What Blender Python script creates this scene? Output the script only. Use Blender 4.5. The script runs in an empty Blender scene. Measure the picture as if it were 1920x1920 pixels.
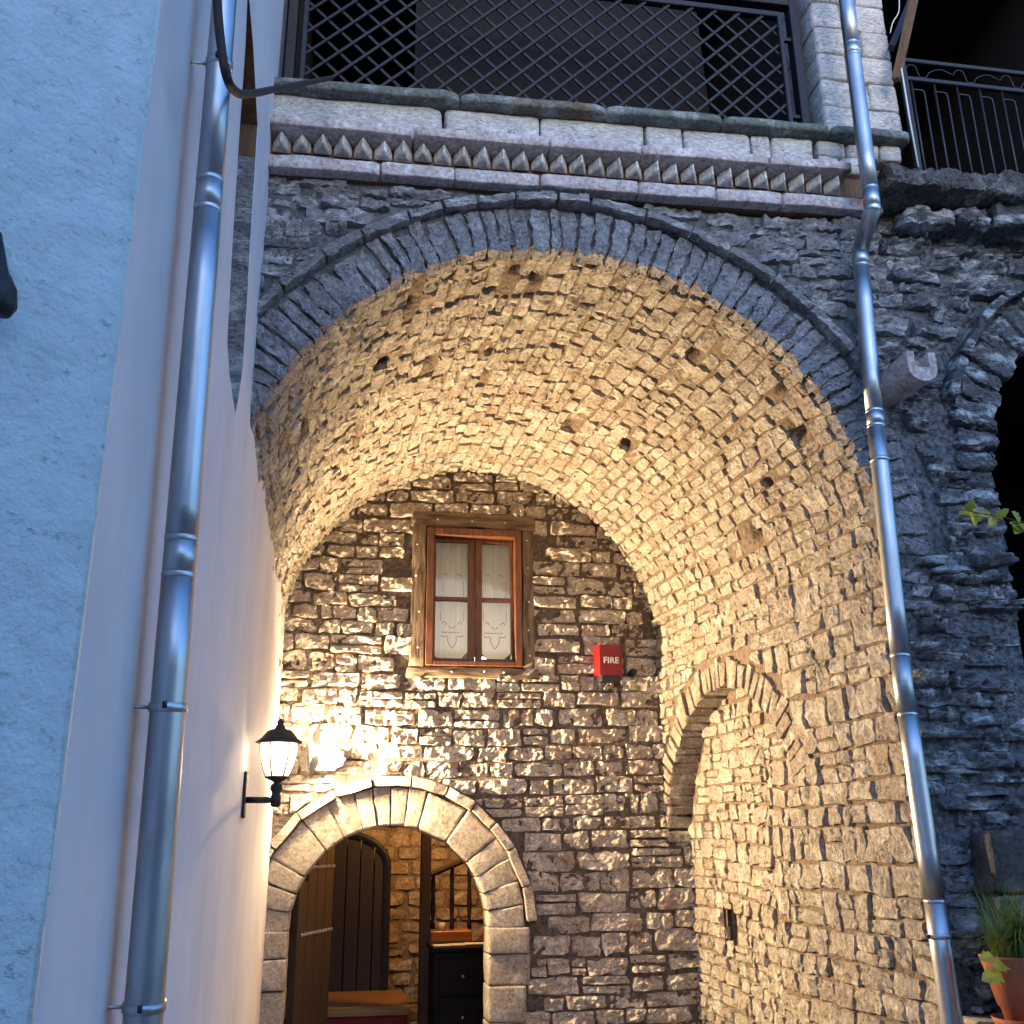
import bpy, bmesh, math, random
import numpy as np
from mathutils import Vector, Matrix

# ------------------------------------------------------------------ camera, world, exposure
SC = bpy.context.scene
COL = SC.collection
PITCH, YAW, ROLL, EYE = math.radians(18.5), math.radians(9.0), math.radians(0.5), (0.0, 0.0, 1.7)
_f = np.array([math.sin(YAW)*math.cos(PITCH), math.cos(YAW)*math.cos(PITCH), math.sin(PITCH)])
_r0 = np.array([math.cos(YAW), -math.sin(YAW), 0.0]); _u0 = np.cross(_r0, _f)
_r = math.cos(ROLL)*_r0 - math.sin(ROLL)*_u0
_u = math.sin(ROLL)*_r0 + math.cos(ROLL)*_u0
cam_d = bpy.data.cameras.new('camera'); cam = bpy.data.objects.new('camera', cam_d); COL.objects.link(cam)
cam_d.sensor_width = 36; cam_d.sensor_height = 36; cam_d.lens = 36; cam_d.clip_start = 0.05; cam_d.clip_end = 2000
M = Matrix(((_r[0], _u[0], -_f[0], EYE[0]), (_r[1], _u[1], -_f[1], EYE[1]), (_r[2], _u[2], -_f[2], EYE[2]), (0, 0, 0, 1)))
cam.matrix_world = M
SC.camera = cam

world = bpy.data.worlds.new('World'); SC.world = world; world.use_nodes = True
nt = world.node_tree; nt.nodes.clear()
sky = nt.nodes.new('ShaderNodeTexSky'); sky.sky_type = 'NISHITA'; sky.sun_disc = False
sky.sun_elevation = math.radians(7.0); sky.sun_rotation = math.radians(174); sky.ozone_density = 4.0
tint = nt.nodes.new('ShaderNodeMix'); tint.data_type = 'RGBA'; tint.blend_type = 'MULTIPLY'
tint.inputs[0].default_value = 1.0; tint.inputs[7].default_value = (1.0, 1.0, 1.10, 1)
bg = nt.nodes.new('ShaderNodeBackground'); bg.inputs[1].default_value = 0.138
wo = nt.nodes.new('ShaderNodeOutputWorld')
nt.links.new(sky.outputs[0], tint.inputs[6]); nt.links.new(tint.outputs[2], bg.inputs[0]); nt.links.new(bg.outputs[0], wo.inputs[0])

SC.view_settings.view_transform = 'Standard'; SC.view_settings.look = 'None'
SC.view_settings.exposure = 2.58; SC.view_settings.gamma = 1.0; SC.view_settings.use_curve_mapping = False
cy = SC.cycles
cy.use_denoising = True; cy.max_bounces = 7; cy.diffuse_bounces = 4; cy.glossy_bounces = 3; cy.transmission_bounces = 6
cy.transparent_max_bounces = 8; cy.sample_clamp_indirect = 6.0; cy.caustics_reflective = False; cy.caustics_refractive = False

def at(px, py, ax, v):
    """photo pixel (1920 frame) -> point where its ray meets the plane axis=v"""
    d = _f + _r*(px-960)/1920.0 - _u*(py-960)/1920.0
    e = np.array(EYE); t = (v-e[ax])/d[ax]
    return e + d*t
def px_area(P):
    d = P - np.array(EYE); z = np.maximum(d@_f, .05)
    x = 960+1920*(d@_r)/z; y = 960-1920*(d@_u)/z
    if x.max() < 0 or x.min() > 1920 or y.max() < 0 or y.min() > 1920: return 0.0
    return float((x.max()-x.min())*(y.max()-y.min()))

# ------------------------------------------------------------------ object helpers
def tag(o, label=None, cat=None, group=None, kind=None):
    if label: o['label'] = label
    if cat: o['category'] = cat
    if group: o['group'] = group
    if kind: o['kind'] = kind
    return o
def empty(name, loc=(0, 0, 0), label=None, cat=None, group=None, kind=None):
    o = bpy.data.objects.new(name, None); COL.objects.link(o); o.location = loc; o.empty_display_size = .1
    return tag(o, label, cat, group, kind)
def mesh_obj(name, V, F, mat, parent=None, smooth=True, kind=None, center=True):
    V = np.asarray(V, float)
    c = V.mean(0) if center else np.zeros(3)
    me = bpy.data.meshes.new(name)
    me.from_pydata((V-c).tolist(), [], [tuple(int(i) for i in f) for f in F])
    me.polygons.foreach_set('use_smooth', [smooth]*len(me.polygons))
    me.materials.append(mat); me.update()
    o = bpy.data.objects.new(name, me); COL.objects.link(o)
    pl = np.zeros(3)
    if parent is not None:
        o.parent = parent; q = parent
        while q is not None: pl = pl + np.array(q.location); q = q.parent
    o.location = tuple(c-pl)
    if kind: o['kind'] = kind
    return o
class MB:
    def __init__(s): s.V = []; s.F = []; s.n = 0
    def add(s, V, F):
        V = np.asarray(V, float); s.V.append(V); s.F += [tuple(int(i)+s.n for i in f) for f in F]; s.n += len(V); return s
    def build(s, name, mat, parent=None, smooth=True, kind=None):
        return mesh_obj(name, np.vstack(s.V), s.F, mat, parent, smooth, kind)
def box(x0, x1, y0, y1, z0, z1):
    V = [(x, y, z) for x in (x0, x1) for y in (y0, y1) for z in (z0, z1)]
    F = [(0, 1, 3, 2), (4, 6, 7, 5), (0, 4, 5, 1), (2, 3, 7, 6), (0, 2, 6, 4), (1, 5, 7, 3)]
    return np.array(V, float), F
def bbox(x0, x1, y0, y1, z0, z1, b=.004):
    """box with chamfered edges"""
    bm = bmesh.new()
    V, F = box(x0, x1, y0, y1, z0, z1)
    vs = [bm.verts.new(v) for v in V]
    for f in F: bm.faces.new([vs[i] for i in f])
    bmesh.ops.recalc_face_normals(bm, faces=bm.faces)
    bmesh.ops.bevel(bm, geom=list(bm.edges), offset=b, segments=1, affect='EDGES', profile=.5)
    bm.verts.ensure_lookup_table()
    V = [v.co[:] for v in bm.verts]; F = [[v.index for v in f.verts] for f in bm.faces]
    bm.free(); return np.array(V), F
def tube(pts, rad, seg=12, caps=True):
    P = np.asarray(pts, float); n = len(P)
    rad = np.full(n, rad) if np.isscalar(rad) else np.asarray(rad, float)
    T = np.gradient(P, axis=0); T /= np.linalg.norm(T, axis=1)[:, None]
    a = np.array([0, 0, 1.]) if abs(T[0][2]) < .9 else np.array([1., 0, 0])
    N = np.cross(T[0], a); N /= np.linalg.norm(N); V = []
    ang = np.arange(seg)*2*np.pi/seg
    for i in range(n):
        N = N-T[i]*(N@T[i]); N /= np.linalg.norm(N); B = np.cross(T[i], N)
        V.append(P[i]+rad[i]*(np.cos(ang)[:, None]*N+np.sin(ang)[:, None]*B))
    F = []
    for i in range(n-1):
        for k in range(seg):
            F.append((i*seg+k, i*seg+(k+1) % seg, (i+1)*seg+(k+1) % seg, (i+1)*seg+k))
    if caps: F += [tuple(range(seg))[::-1], tuple(range((n-1)*seg, n*seg))]
    return np.vstack(V), F
def lathe(prof, seg=24, center=(0, 0, 0), caps=True):
    ang = np.arange(seg)*2*np.pi/seg; V = []
    for r, z in prof: V.append(np.c_[r*np.cos(ang), r*np.sin(ang), np.full(seg, z)])
    F = []; n = len(prof)
    for i in range(n-1):
        for k in range(seg): F.append((i*seg+k, i*seg+(k+1) % seg, (i+1)*seg+(k+1) % seg, (i+1)*seg+k))
    if caps: F += [tuple(range(seg))[::-1], tuple(range((n-1)*seg, n*seg))]
    return np.vstack(V)+np.array(center), F
def smoothpath(pts, n=8):
    P = np.asarray(pts, float); out = []
    Q = np.vstack([2*P[0]-P[1], P, 2*P[-1]-P[-2]])
    for i in range(1, len(Q)-2):
        for k in range(n):
            t = k/n; a, b, c, d = Q[i-1], Q[i], Q[i+1], Q[i+2]
            out.append(.5*((2*b)+(c-a)*t+(2*a-5*b+4*c-d)*t*t+(3*b-a-3*c+d)*t**3))
    out.append(P[-1]); return np.array(out)
def grid_faces(nu, nv):
    return [(i*(nv+1)+j, (i+1)*(nv+1)+j, (i+1)*(nv+1)+j+1, i*(nv+1)+j+1) for i in range(nu) for j in range(nv)]
_GF = {}
def gf(nu, nv):
    if (nu, nv) not in _GF: _GF[nu, nv] = grid_faces(nu, nv)
    return _GF[nu, nv]
# value noise in 3D for mesh relief
_rs = np.random.RandomState(5); _LAT = _rs.rand(32, 32, 32)
def vnoise(P, scale):
    q = np.asarray(P, float)*scale; i = np.floor(q).astype(int); f = q-i; f = f*f*(3-2*f); o = 0
    for dx in (0, 1):
        for dy in (0, 1):
            for dz in (0, 1):
                w = (f[..., 0] if dx else 1-f[..., 0])*(f[..., 1] if dy else 1-f[..., 1])*(f[..., 2] if dz else 1-f[..., 2])
                o = o+w*_LAT[(i[..., 0]+dx) % 32, (i[..., 1]+dy) % 32, (i[..., 2]+dz) % 32]
    return o-.5

# ------------------------------------------------------------------ materials
def new_mat(name):
    m = bpy.data.materials.new(name); m.use_nodes = True; t = m.node_tree; t.nodes.clear()
    out = t.nodes.new('ShaderNodeOutputMaterial'); b = t.nodes.new('ShaderNodeBsdfPrincipled')
    t.links.new(b.outputs[0], out.inputs[0]); return m, t, b
def N(t, typ, **kw):
    n = t.nodes.new(typ)
    for k, v in kw.items(): setattr(n, k, v)
    return n
def noise(t, vec, scale, detail=4, rough=.6):
    n = N(t, 'ShaderNodeTexNoise'); n.inputs['Scale'].default_value = scale; n.inputs['Detail'].default_value = detail
    n.inputs['Roughness'].default_value = rough; t.links.new(vec, n.inputs['Vector']); return n.outputs[0]
def ramp(t, fac, a, b, ca=(0, 0, 0, 1), cb=(1, 1, 1, 1)):
    r = N(t, 'ShaderNodeValToRGB'); e = r.color_ramp.elements
    e[0].position = a; e[0].color = ca; e[1].position = b; e[1].color = cb
    t.links.new(fac, r.inputs[0]); return r.outputs[0]
def mix(t, fac, a, b, mode='MIX'):
    m = N(t, 'ShaderNodeMix', data_type='RGBA', blend_type=mode)
    for s, v in ((0, fac), (6, a), (7, b)):
        if hasattr(v, 'is_output'): t.links.new(v, m.inputs[s])
        elif s == 0: m.inputs[0].default_value = v
        else: m.inputs[s].default_value = (*v, 1)
    return m.outputs[2]
def math_(t, op, a, b=0.0):
    m = N(t, 'ShaderNodeMath', operation=op)
    for s, v in ((0, a), (1, b)):
        if hasattr(v, 'is_output'): t.links.new(v, m.inputs[s])
        else: m.inputs[s].default_value = v
    return m.outputs[0]
def pos(t, sx=1, sy=1, sz=1):
    g = N(t, 'ShaderNodeNewGeometry'); mp = N(t, 'ShaderNodeMapping'); mp.inputs['Scale'].default_value = (sx, sy, sz)
    t.links.new(g.outputs['Position'], mp.inputs[0]); return mp.outputs[0], g
def bump(t, b, h, strength, dist):
    bp = N(t, 'ShaderNodeBump'); bp.inputs['Strength'].default_value = strength; bp.inputs['Distance'].default_value = dist
    t.links.new(h, bp.inputs['Height']); t.links.new(bp.outputs[0], b.inputs['Normal'])

def stone_mat(name, c1, c2, c3, patch=(.5, .62), pits=.5, bstr=.8, bdist=.012, streak=(1, 1, 1), rust=None, rough=.92):
    m, t, b = new_mat(name); v, g = pos(t, *streak)
    base = mix(t, g.outputs['Random Per Island'], c1, c2)
    n1 = noise(t, v, 9, 5, .65); base = mix(t, ramp(t, n1, *patch), base, c3)
    if rust:
        n4 = noise(t, v, 3.1, 4, .7); base = mix(t, ramp(t, n4, .55, .72), base, rust)
    fine = noise(t, v, 55, 6, .75)
    base = mix(t, 1.0, base, ramp(t, fine, .3, .68, (.42, .39, .36, 1), (1.28, 1.28, 1.28, 1)), 'MULTIPLY')
    vo = N(t, 'ShaderNodeTexVoronoi', feature='F1'); vo.inputs['Scale'].default_value = 58
    n5 = noise(t, v, 14, 3, .6)
    t.links.new(mix(t, .06, v, N_color(t, v, 40)), vo.inputs['Vector'])
    pit = math_(t, 'MULTIPLY', ramp(t, vo.outputs['Distance'], .22, .40, (1, 1, 1, 1), (0, 0, 0, 1)), ramp(t, n5, .46, .58))
    base = mix(t, math_(t, 'MULTIPLY', pit, pits), base, (.06, .045, .03))
    t.links.new(base, b.inputs['Base Color']); b.inputs['Roughness'].default_value = rough
    b.inputs['Specular IOR Level'].default_value = .2
    h = math_(t, 'ADD', math_(t, 'MULTIPLY', noise(t, v, 22, 6, .7), 1.0), math_(t, 'MULTIPLY', fine, .85))
    h = math_(t, 'ADD', h, math_(t, 'MULTIPLY', noise(t, v, 125, 3, .6), .30))
    h = math_(t, 'SUBTRACT', h, math_(t, 'MULTIPLY', pit, .35))
    bump(t, b, h, bstr, bdist); return m
def N_color(t, v, s):
    n = N(t, 'ShaderNodeTexNoise'); n.inputs['Scale'].default_value = s; t.links.new(v, n.inputs['Vector']); return n.outputs[1]
def plain_mat(name, col, rough=.6, metal=0.0, var=.15, nscale=30, bstr=.15, bdist=.004, spec=.4, col2=None, streak=(1, 1, 1), patch=(.4, .65)):
    m, t, b = new_mat(name); v, g = pos(t, *streak)
    n1 = noise(t, v, nscale, 5, .6)
    c2 = col2 or tuple(c*(1-var*2) for c in col)
    t.links.new(mix(t, ramp(t, n1, *patch), col, c2), b.inputs['Base Color'])
    b.inputs['Roughness'].default_value = rough; b.inputs['Metallic'].default_value = metal; b.inputs['Specular IOR Level'].default_value = spec
    if bstr: bump(t, b, n1, bstr, bdist)
    return m
def emit_mat(name, col, s):
    m = bpy.data.materials.new(name); m.use_nodes = True; t = m.node_tree; t.nodes.clear()
    o = N(t, 'ShaderNodeOutputMaterial'); e = N(t, 'ShaderNodeEmission'); e.inputs[0].default_value = (*col, 1); e.inputs[1].default_value = s
    t.links.new(e.outputs[0], o.inputs[0]); return m

MAT = {}
MAT['warm'] = stone_mat('limestone_passage', (.60, .55, .46), (.41, .35, .28), (.70, .66, .57), pits=.55, bstr=1.0, bdist=.02, rust=(.46, .36, .28))
MAT['back'] = stone_mat('limestone_back', (.68, .62, .53), (.46, .38, .31), (.76, .71, .63), pits=.5, bstr=.7, bdist=.014, streak=(1, 1, 1.5), rust=(.40, .27, .20))
MAT['grey'] = stone_mat('limestone_facade', (.56, .54, .55), (.26, .25, .255), (.80, .79, .79), patch=(.5, .66), pits=.6, bstr=1.0, bdist=.018, streak=(.8, 1, 1.8))
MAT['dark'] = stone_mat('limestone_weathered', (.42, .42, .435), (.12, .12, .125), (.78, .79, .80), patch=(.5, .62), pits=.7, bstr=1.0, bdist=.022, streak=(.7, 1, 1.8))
MAT['dressed'] = stone_mat('dressed_limestone', (.44, .39, .32), (.33, .28, .23), (.52, .47, .40), pits=.3, bstr=.8, bdist=.010)
MAT['cornice'] = stone_mat('cornice_stone', (.62, .54, .54), (.50, .42, .42), (.70, .65, .65), pits=.3, bstr=.7, bdist=.006, rust=(.22, .12, .07))
MAT['ashlar'] = stone_mat('white_ashlar', (.66, .65, .66), (.54, .53, .53), (.74, .73, .73), pits=.5, bstr=.9, bdist=.008, streak=(.7, 1, 1.8))
MAT['tooth'] = stone_mat('tooth_stone', (.78, .75, .71), (.62, .58, .54), (.82, .80, .77), pits=.25, bstr=.5, bdist=.004)
MAT['sill'] = stone_mat('sill_slate', (.20, .23, .22), (.13, .14, .13), (.33, .36, .36), pits=.4, bstr=.9, bdist=.008, rust=(.2, .14, .08))
MAT['mortar_warm'] = plain_mat('mortar_warm', (.24, .185, .132), .95, nscale=42, bstr=1.0, bdist=.02, col2=(.13, .095, .068), spec=.1)
MAT['mortar_back'] = plain_mat('mortar_back', (.19, .15, .12), .95, nscale=42, bstr=1.0, bdist=.025, col2=(.09, .07, .058), spec=.1)
MAT['mortar_grey'] = plain_mat('mortar_grey', (.20, .195, .195), .95, nscale=34, bstr=1.0, bdist=.03, col2=(.10, .098, .098), spec=.1)
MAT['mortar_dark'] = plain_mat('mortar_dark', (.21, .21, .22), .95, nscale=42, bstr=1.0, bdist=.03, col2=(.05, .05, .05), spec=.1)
MAT['plaster'] = plain_mat('smooth_plaster', (.66, .65, .68), .7, nscale=3.5, bstr=.35, bdist=.02, col2=(.54, .53, .56), spec=.2, streak=(1, 1, .45), patch=(.35, .75))
MAT['zinc'] = plain_mat('zinc_pipe', (.50, .52, .55), .40, 1.0, nscale=14, bstr=.10, bdist=.008, col2=(.30, .32, .34), streak=(1, 1, .25), patch=(.42, .75))
MAT['iron'] = plain_mat('black_iron', (.03, .028, .028), .5, .3, nscale=60, bstr=.3, bdist=.002, col2=(.015, .014, .014))
MAT['rust'] = plain_mat('rusty_iron', (.055, .03, .022), .7, .3, nscale=40, bstr=.6, bdist=.003, col2=(.025, .018, .016))
MAT['bluepaint'] = plain_mat('painted_iron', (.022, .022, .032), .45, .2, nscale=50, bstr=.3, bdist=.002, col2=(.018, .016, .02))
MAT['wood'] = plain_mat('window_wood', (.17, .06, .022), .5, nscale=12, bstr=.3, bdist=.004, col2=(.07, .024, .010), streak=(6, 6, .7))
MAT['wood_dark'] = plain_mat('dark_plank', (.02, .011, .008), .5, nscale=10, bstr=.4, bdist=.004, col2=(.015, .009, .007), streak=(8, 8, .5))
MAT['wood_door'] = plain_mat('door_plank', (.06, .036, .022), .6, nscale=10, bstr=.5, bdist=.005, col2=(.05, .03, .02), streak=(8, 8, .5))
MAT['wood_step'] = plain_mat('step_wood', (.34, .17, .06), .4, nscale=8, bstr=.3, bdist=.004, col2=(.20, .09, .03), streak=(.5, 7, 7))
MAT['wood_box'] = plain_mat('orange_wood', (.42, .16, .04), .4, nscale=8, bstr=.2, bdist=.003, col2=(.30, .10, .025), streak=(.5, 7, 7))
MAT['weathered'] = plain_mat('weathered_plank', (.25, .185, .13), .9, nscale=9, bstr=.9, bdist=.012, col2=(.10, .07, .05), streak=(4, 4, .6), spec=.1)
MAT['weatheredh'] = plain_mat('weathered_plank_level', (.25, .185, .13), .9, nscale=9, bstr=.9, bdist=.012, col2=(.10, .07, .05), streak=(.6, 4, 4), spec=.1)
MAT['brownplank'] = plain_mat('brown_plank', (.17, .095, .05), .8, nscale=8, bstr=.4, bdist=.004, col2=(.10, .055, .03), streak=(5, 5, .6))
def cloth_mat():
    m = bpy.data.materials.new('curtain_lace'); m.use_nodes = True; t = m.node_tree; t.nodes.clear()
    o = N(t, 'ShaderNodeOutputMaterial'); tr = N(t, 'ShaderNodeBsdfTranslucent'); df = N(t, 'ShaderNodeBsdfDiffuse'); mx = N(t, 'ShaderNodeMixShader')
    tr.inputs[0].default_value = (.80, .78, .75, 1); df.inputs[0].default_value = (.80, .78, .76, 1); mx.inputs[0].default_value = .5
    t.links.new(tr.outputs[0], mx.inputs[1]); t.links.new(df.outputs[0], mx.inputs[2]); t.links.new(mx.outputs[0], o.inputs[0]); return m
MAT['curtain'] = cloth_mat()
MAT['thread'] = plain_mat('thread', (.10, .09, .10), .9, bstr=0)
MAT['navy'] = plain_mat('navy_wall', (.03, .045, .08), .8, bstr=.1)
MAT['red'] = plain_mat('red_plastic', (.24, .004, .008), .35, var=.04, bstr=0)
MAT['blackpl'] = plain_mat('black_plastic', (.012, .012, .013), .4, var=.05, bstr=0)
MAT['whitepr'] = plain_mat('white_print', (.78, .78, .78), .5, var=.02, bstr=0)
MAT['terra'] = plain_mat('terracotta', (.42, .13, .06), .8, nscale=14, bstr=.3, bdist=.003, col2=(.30, .09, .045))
MAT['soil'] = plain_mat('soil', (.04, .03, .02), .95, bstr=1.0, bdist=.01)
MAT['concrete'] = stone_mat('rough_concrete', (.20, .19, .19), (.17, .16, .16), (.36, .35, .35), patch=(.50, .56), pits=.9, bstr=1.0, bdist=.035, rust=(.14, .09, .06))
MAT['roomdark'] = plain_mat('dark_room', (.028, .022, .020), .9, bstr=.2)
MAT['panel'] = plain_mat('awning_cloth', (.008, .007, .0085), .95, nscale=6, bstr=.1, var=.06)
MAT['ceiling'] = plain_mat('dark_timber', (.028, .02, .016), .8, nscale=10, bstr=.4, bdist=.005, streak=(1, 8, 8))
MAT['red_carpet'] = plain_mat('red_carpet', (.20, .02, .02), .95, nscale=80, bstr=.5, bdist=.003)
MAT['paper'] = plain_mat('paper', (.75, .72, .66), .8, var=.05, bstr=0)
MAT['black_lac'] = plain_mat('black_lacquer', (.008, .007, .007), .6, nscale=20, bstr=.1, spec=.15)
MAT['brass'] = plain_mat('brass', (.6, .45, .25), .3, 1.0, var=.1, bstr=0)
MAT['nail'] = plain_mat('bright_nail', (.75, .72, .66), .35, .9, var=.1, bstr=0)
MAT['lampglow'] = emit_mat('lamp_glow', (1.0, .72, .41), 840)
MAT['roomglow'] = emit_mat('shade_glow', (1.0, .70, .38), 7.0)
MAT['paving'] = stone_mat('paving', (.26, .25, .24), (.20, .19, .18), (.32, .31, .30), bstr=.6)
MAT['fabric'] = plain_mat('black_cloth', (.012, .012, .018), .9, bstr=.1)
MAT['white_cable'] = plain_mat('white_cable', (.70, .72, .75), .5, var=.05, bstr=0)

def rough_plaster():
    m, t, b = new_mat('rough_plaster'); v, g = pos(t)
    n1 = noise(t, v, 55, 5, .6); n2 = noise(t, v, 17, 3, .6); n3 = noise(t, v, 120, 3, .6)
    crack = ramp(t, noise(t, v, 42, 4, .7), .62, .72)
    t.links.new(mix(t, math_(t, 'MULTIPLY', crack, .35), mix(t, ramp(t, n2, .35, .7), (.60, .66, .65), (.52, .57, .565)), (.30, .33, .33)), b.inputs['Base Color'])
    b.inputs['Roughness'].default_value = .85; b.inputs['Specular IOR Level'].default_value = .2
    h = math_(t, 'ADD', math_(t, 'ADD', n1, math_(t, 'MULTIPLY', n2, 1.2)), math_(t, 'MULTIPLY', n3, .3))
    h = math_(t, 'SUBTRACT', h, math_(t, 'MULTIPLY', crack, .5))
    bump(t, b, h, .7, .009); return m
MAT['rough_plaster'] = rough_plaster()
def glass_mat():
    m = bpy.data.materials.new('window_glass'); m.use_nodes = True; t = m.node_tree; t.nodes.clear()
    o = N(t, 'ShaderNodeOutputMaterial'); tr = N(t, 'ShaderNodeBsdfTransparent'); gl = N(t, 'ShaderNodeBsdfGlossy')
    gl.inputs['Roughness'].default_value = .03; tr.inputs[0].default_value = (.93, .95, .96, 1)
    fr = N(t, 'ShaderNodeFresnel'); fr.inputs[0].default_value = 1.22; mx = N(t, 'ShaderNodeMixShader')
    t.links.new(fr.outputs[0], mx.inputs[0]); t.links.new(tr.outputs[0], mx.inputs[1]); t.links.new(gl.outputs[0], mx.inputs[2])
    t.links.new(mx.outputs[0], o.inputs[0]); return m
MAT['glass'] = glass_mat()
def frosted_mat():
    m = bpy.data.materials.new('frosted_glass'); m.use_nodes = True; t = m.node_tree; t.nodes.clear()
    o = N(t, 'ShaderNodeOutputMaterial'); tr = N(t, 'ShaderNodeBsdfTranslucent'); df = N(t, 'ShaderNodeBsdfDiffuse'); mx = N(t, 'ShaderNodeMixShader')
    tr.inputs[0].default_value = (.95, .93, .9, 1); df.inputs[0].default_value = (.9, .88, .85, 1); mx.inputs[0].default_value = .3
    t.links.new(tr.outputs[0], mx.inputs[1]); t.links.new(df.outputs[0], mx.inputs[2]); t.links.new(mx.outputs[0], o.inputs[0]); return m
MAT['frosted'] = frosted_mat()
def leaf_mat(name, a, c):
    m = bpy.data.materials.new(name); m.use_nodes = True; t = m.node_tree; t.nodes.clear()
    o = N(t, 'ShaderNodeOutputMaterial'); b = N(t, 'ShaderNodeBsdfPrincipled'); tr = N(t, 'ShaderNodeBsdfTranslucent'); mx = N(t, 'ShaderNodeMixShader')
    v, g = pos(t); col = mix(t, g.outputs['Random Per Island'], a, c); col = mix(t, ramp(t, noise(t, v, 40, 3), .45, .65), col, a)
    t.links.new(col, b.inputs['Base Color']); t.links.new(col, tr.inputs[0]); b.inputs['Roughness'].default_value = .5
    mx.inputs[0].default_value = .3; t.links.new(b.outputs[0], mx.inputs[1]); t.links.new(tr.outputs[0], mx.inputs[2]); t.links.new(mx.outputs[0], o.inputs[0]); return m
MAT['leaf'] = leaf_mat('vine_leaf', (.24, .27, .03), (.42, .36, .04))
MAT['blade'] = leaf_mat('grass_blade', (.10, .17, .04), (.22, .26, .07))

# ------------------------------------------------------------------ ground
V, F = box(-1, 1, -1, 1, -1, 0)
tag(mesh_obj('ground', [(-600, -600, 0), (600, -600, 0), (600, 600, 0), (-600, 600, 0)], [(0, 1, 2, 3)], MAT['paving']), kind='structure')

oh = empty('opposite_house', (1, -6, 0), 'plain rendered house across the lane facing the arch', 'house')
_m = plain_mat('lane_render', (.30, .27, .25), .9, nscale=4, bstr=.2)
V, F = box(-7, 9, -12, -6, 0, 5.0); mesh_obj('wall', V, F, _m, oh, False)
V, F = box(-7.3, 9.3, -12.3, -5.6, 5.0, 5.15); mesh_obj('roof', V, F, plain_mat('slate_roof', (.12, .12, .125), .9), oh, False)
for x in (-5, -2, 1, 4, 7):
    V, F = box(x-.5, x+.5, -6.04, -5.98, 1.6, 3.0); mesh_obj('window', V, F, plain_mat('dark_shutter', (.05, .035, .03), .7), oh, False)

# ------------------------------------------------------------------ stone laying
YF, YB, XW = 3.6, 6.2, -0.41
SEGS = {}
def ss(n, edge=.80):
    if (n, edge) not in SEGS:
        SEGS[n, edge] = np.r_[-1, np.linspace(-edge, edge, n-1), 1]
    return SEGS[n, edge]
def lay_stone(rng, u0, u1, v0, v1, fmap, push=None, proud=(.012, .03), rough=.012, gap=.008, jit=.1, pinch=(.06, .3), nu=6, nv=4, grain=.003):
    """one rough stone on the surface fmap(u,v)->(P,N); returns verts, faces"""
    cu, cv = (u0+u1)/2, (v0+v1)/2; hu, hv = (u1-u0)/2-gap*rng.uniform(.6, 1.3), (v1-v0)/2-gap*rng.uniform(.6, 1.3)
    if hu < .008 or hv < .008: return None
    S, T = np.meshgrid(ss(nu, .93), ss(nv, .90), indexing='ij')
    k = rng.uniform(*pinch); Sp = S*np.sqrt(1-k*T*T*.8); Tp = T*np.sqrt(1-k*S*S)
    m = min(hu, hv)*2
    cj = rng.uniform(-jit, jit, (2, 2, 2))*m
    wa, wb = (Sp+1)/2, (Tp+1)/2
    du = cj[0, 0, 0]*(1-wa)*(1-wb)+cj[0, 1, 0]*wa*(1-wb)+cj[1, 0, 0]*(1-wa)*wb+cj[1, 1, 0]*wa*wb
    dv = cj[0, 0, 1]*(1-wa)*(1-wb)+cj[0, 1, 1]*wa*(1-wb)+cj[1, 0, 1]*(1-wa)*wb+cj[1, 1, 1]*wa*wb
    ph = rng.uniform(0, 6.3, 4)
    q0 = np.stack([S*1.0+ph[2]*9, T*1.0+ph[3]*9, S*0+ph[0]], -1); U = cu+hu*Sp+du+.16*m*vnoise(q0, 1.6); Vv = cv+hv*Tp+dv+.20*m*vnoise(q0+5, 1.6)
    if push is not None: U, Vv = push(U, Vv)
    E = np.maximum(np.abs(S), np.abs(T))
    pr = rng.uniform(*proud); tilt = rng.uniform(-.5, .5, 2)*pr
    q = np.stack([U*1.0, Vv*1.0, np.full_like(U, rng.uniform(0, 30))], -1)
    h = pr+tilt[0]*S+tilt[1]*T+rough*(1.5*vnoise(q, 15)+1.3*(np.abs(vnoise(q, 27))*2-.3)+1.2*vnoise(q, 60))-pr*.3*(np.abs(S)**6+np.abs(T)**6)
    h = h+rng.uniform(-grain, grain, h.shape)
    h = np.where(E > .99, -.022, h)
    P, Nn = fmap(U, Vv)
    W = P+Nn*h[..., None]
    return W.reshape(-1, 3), gf(nu, nv)
def courses(rng, u0, u1, v0, v1, hr, wr, split=.15, wave=.012):
    out = []; v = v0; ci = 0; sd = rng.uniform(0, 6)
    while v < v1:
        h = rng.uniform(*hr); u = u0-rng.uniform(0, wr[1]); ph = rng.uniform(0, 6)
        while u < u1:
            w = rng.uniform(*wr)*(1.0 if rng.rand() > .15 else .5); off = wave*math.sin(u*2.6+v*1.3+sd)
            a, b = max(u, u0), min(u+w, u1)
            if b-a > .03:
                if h > hr[0]*1.25 and rng.rand() < split:
                    s = rng.uniform(.4, .6); out += [(a, b, v+off, v+h*s+off), (a, b, v+h*s+off, v+h+off)]
                else: out.append((a, b, v+off, v+h+off))
            u += w
        v += h; ci += 1
    return out
def place(parent, items, mat, name='stone', stuff='small_stones', cap=290, smooth=False):
    """the stones that show largest as objects, the rest as one part"""
    items = [(px_area(V), V, F) for V, F in items if V is not None]
    items.sort(key=lambda i: -i[0]); rest = MB()
    for k, (a, V, F) in enumerate(items):
        if k < cap and a > 40: mesh_obj(name, V, F, mat, parent, smooth)
        else: rest.add(V, F)
    if rest.n: rest.build(stuff, mat, parent, smooth, kind='stuff')
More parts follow.
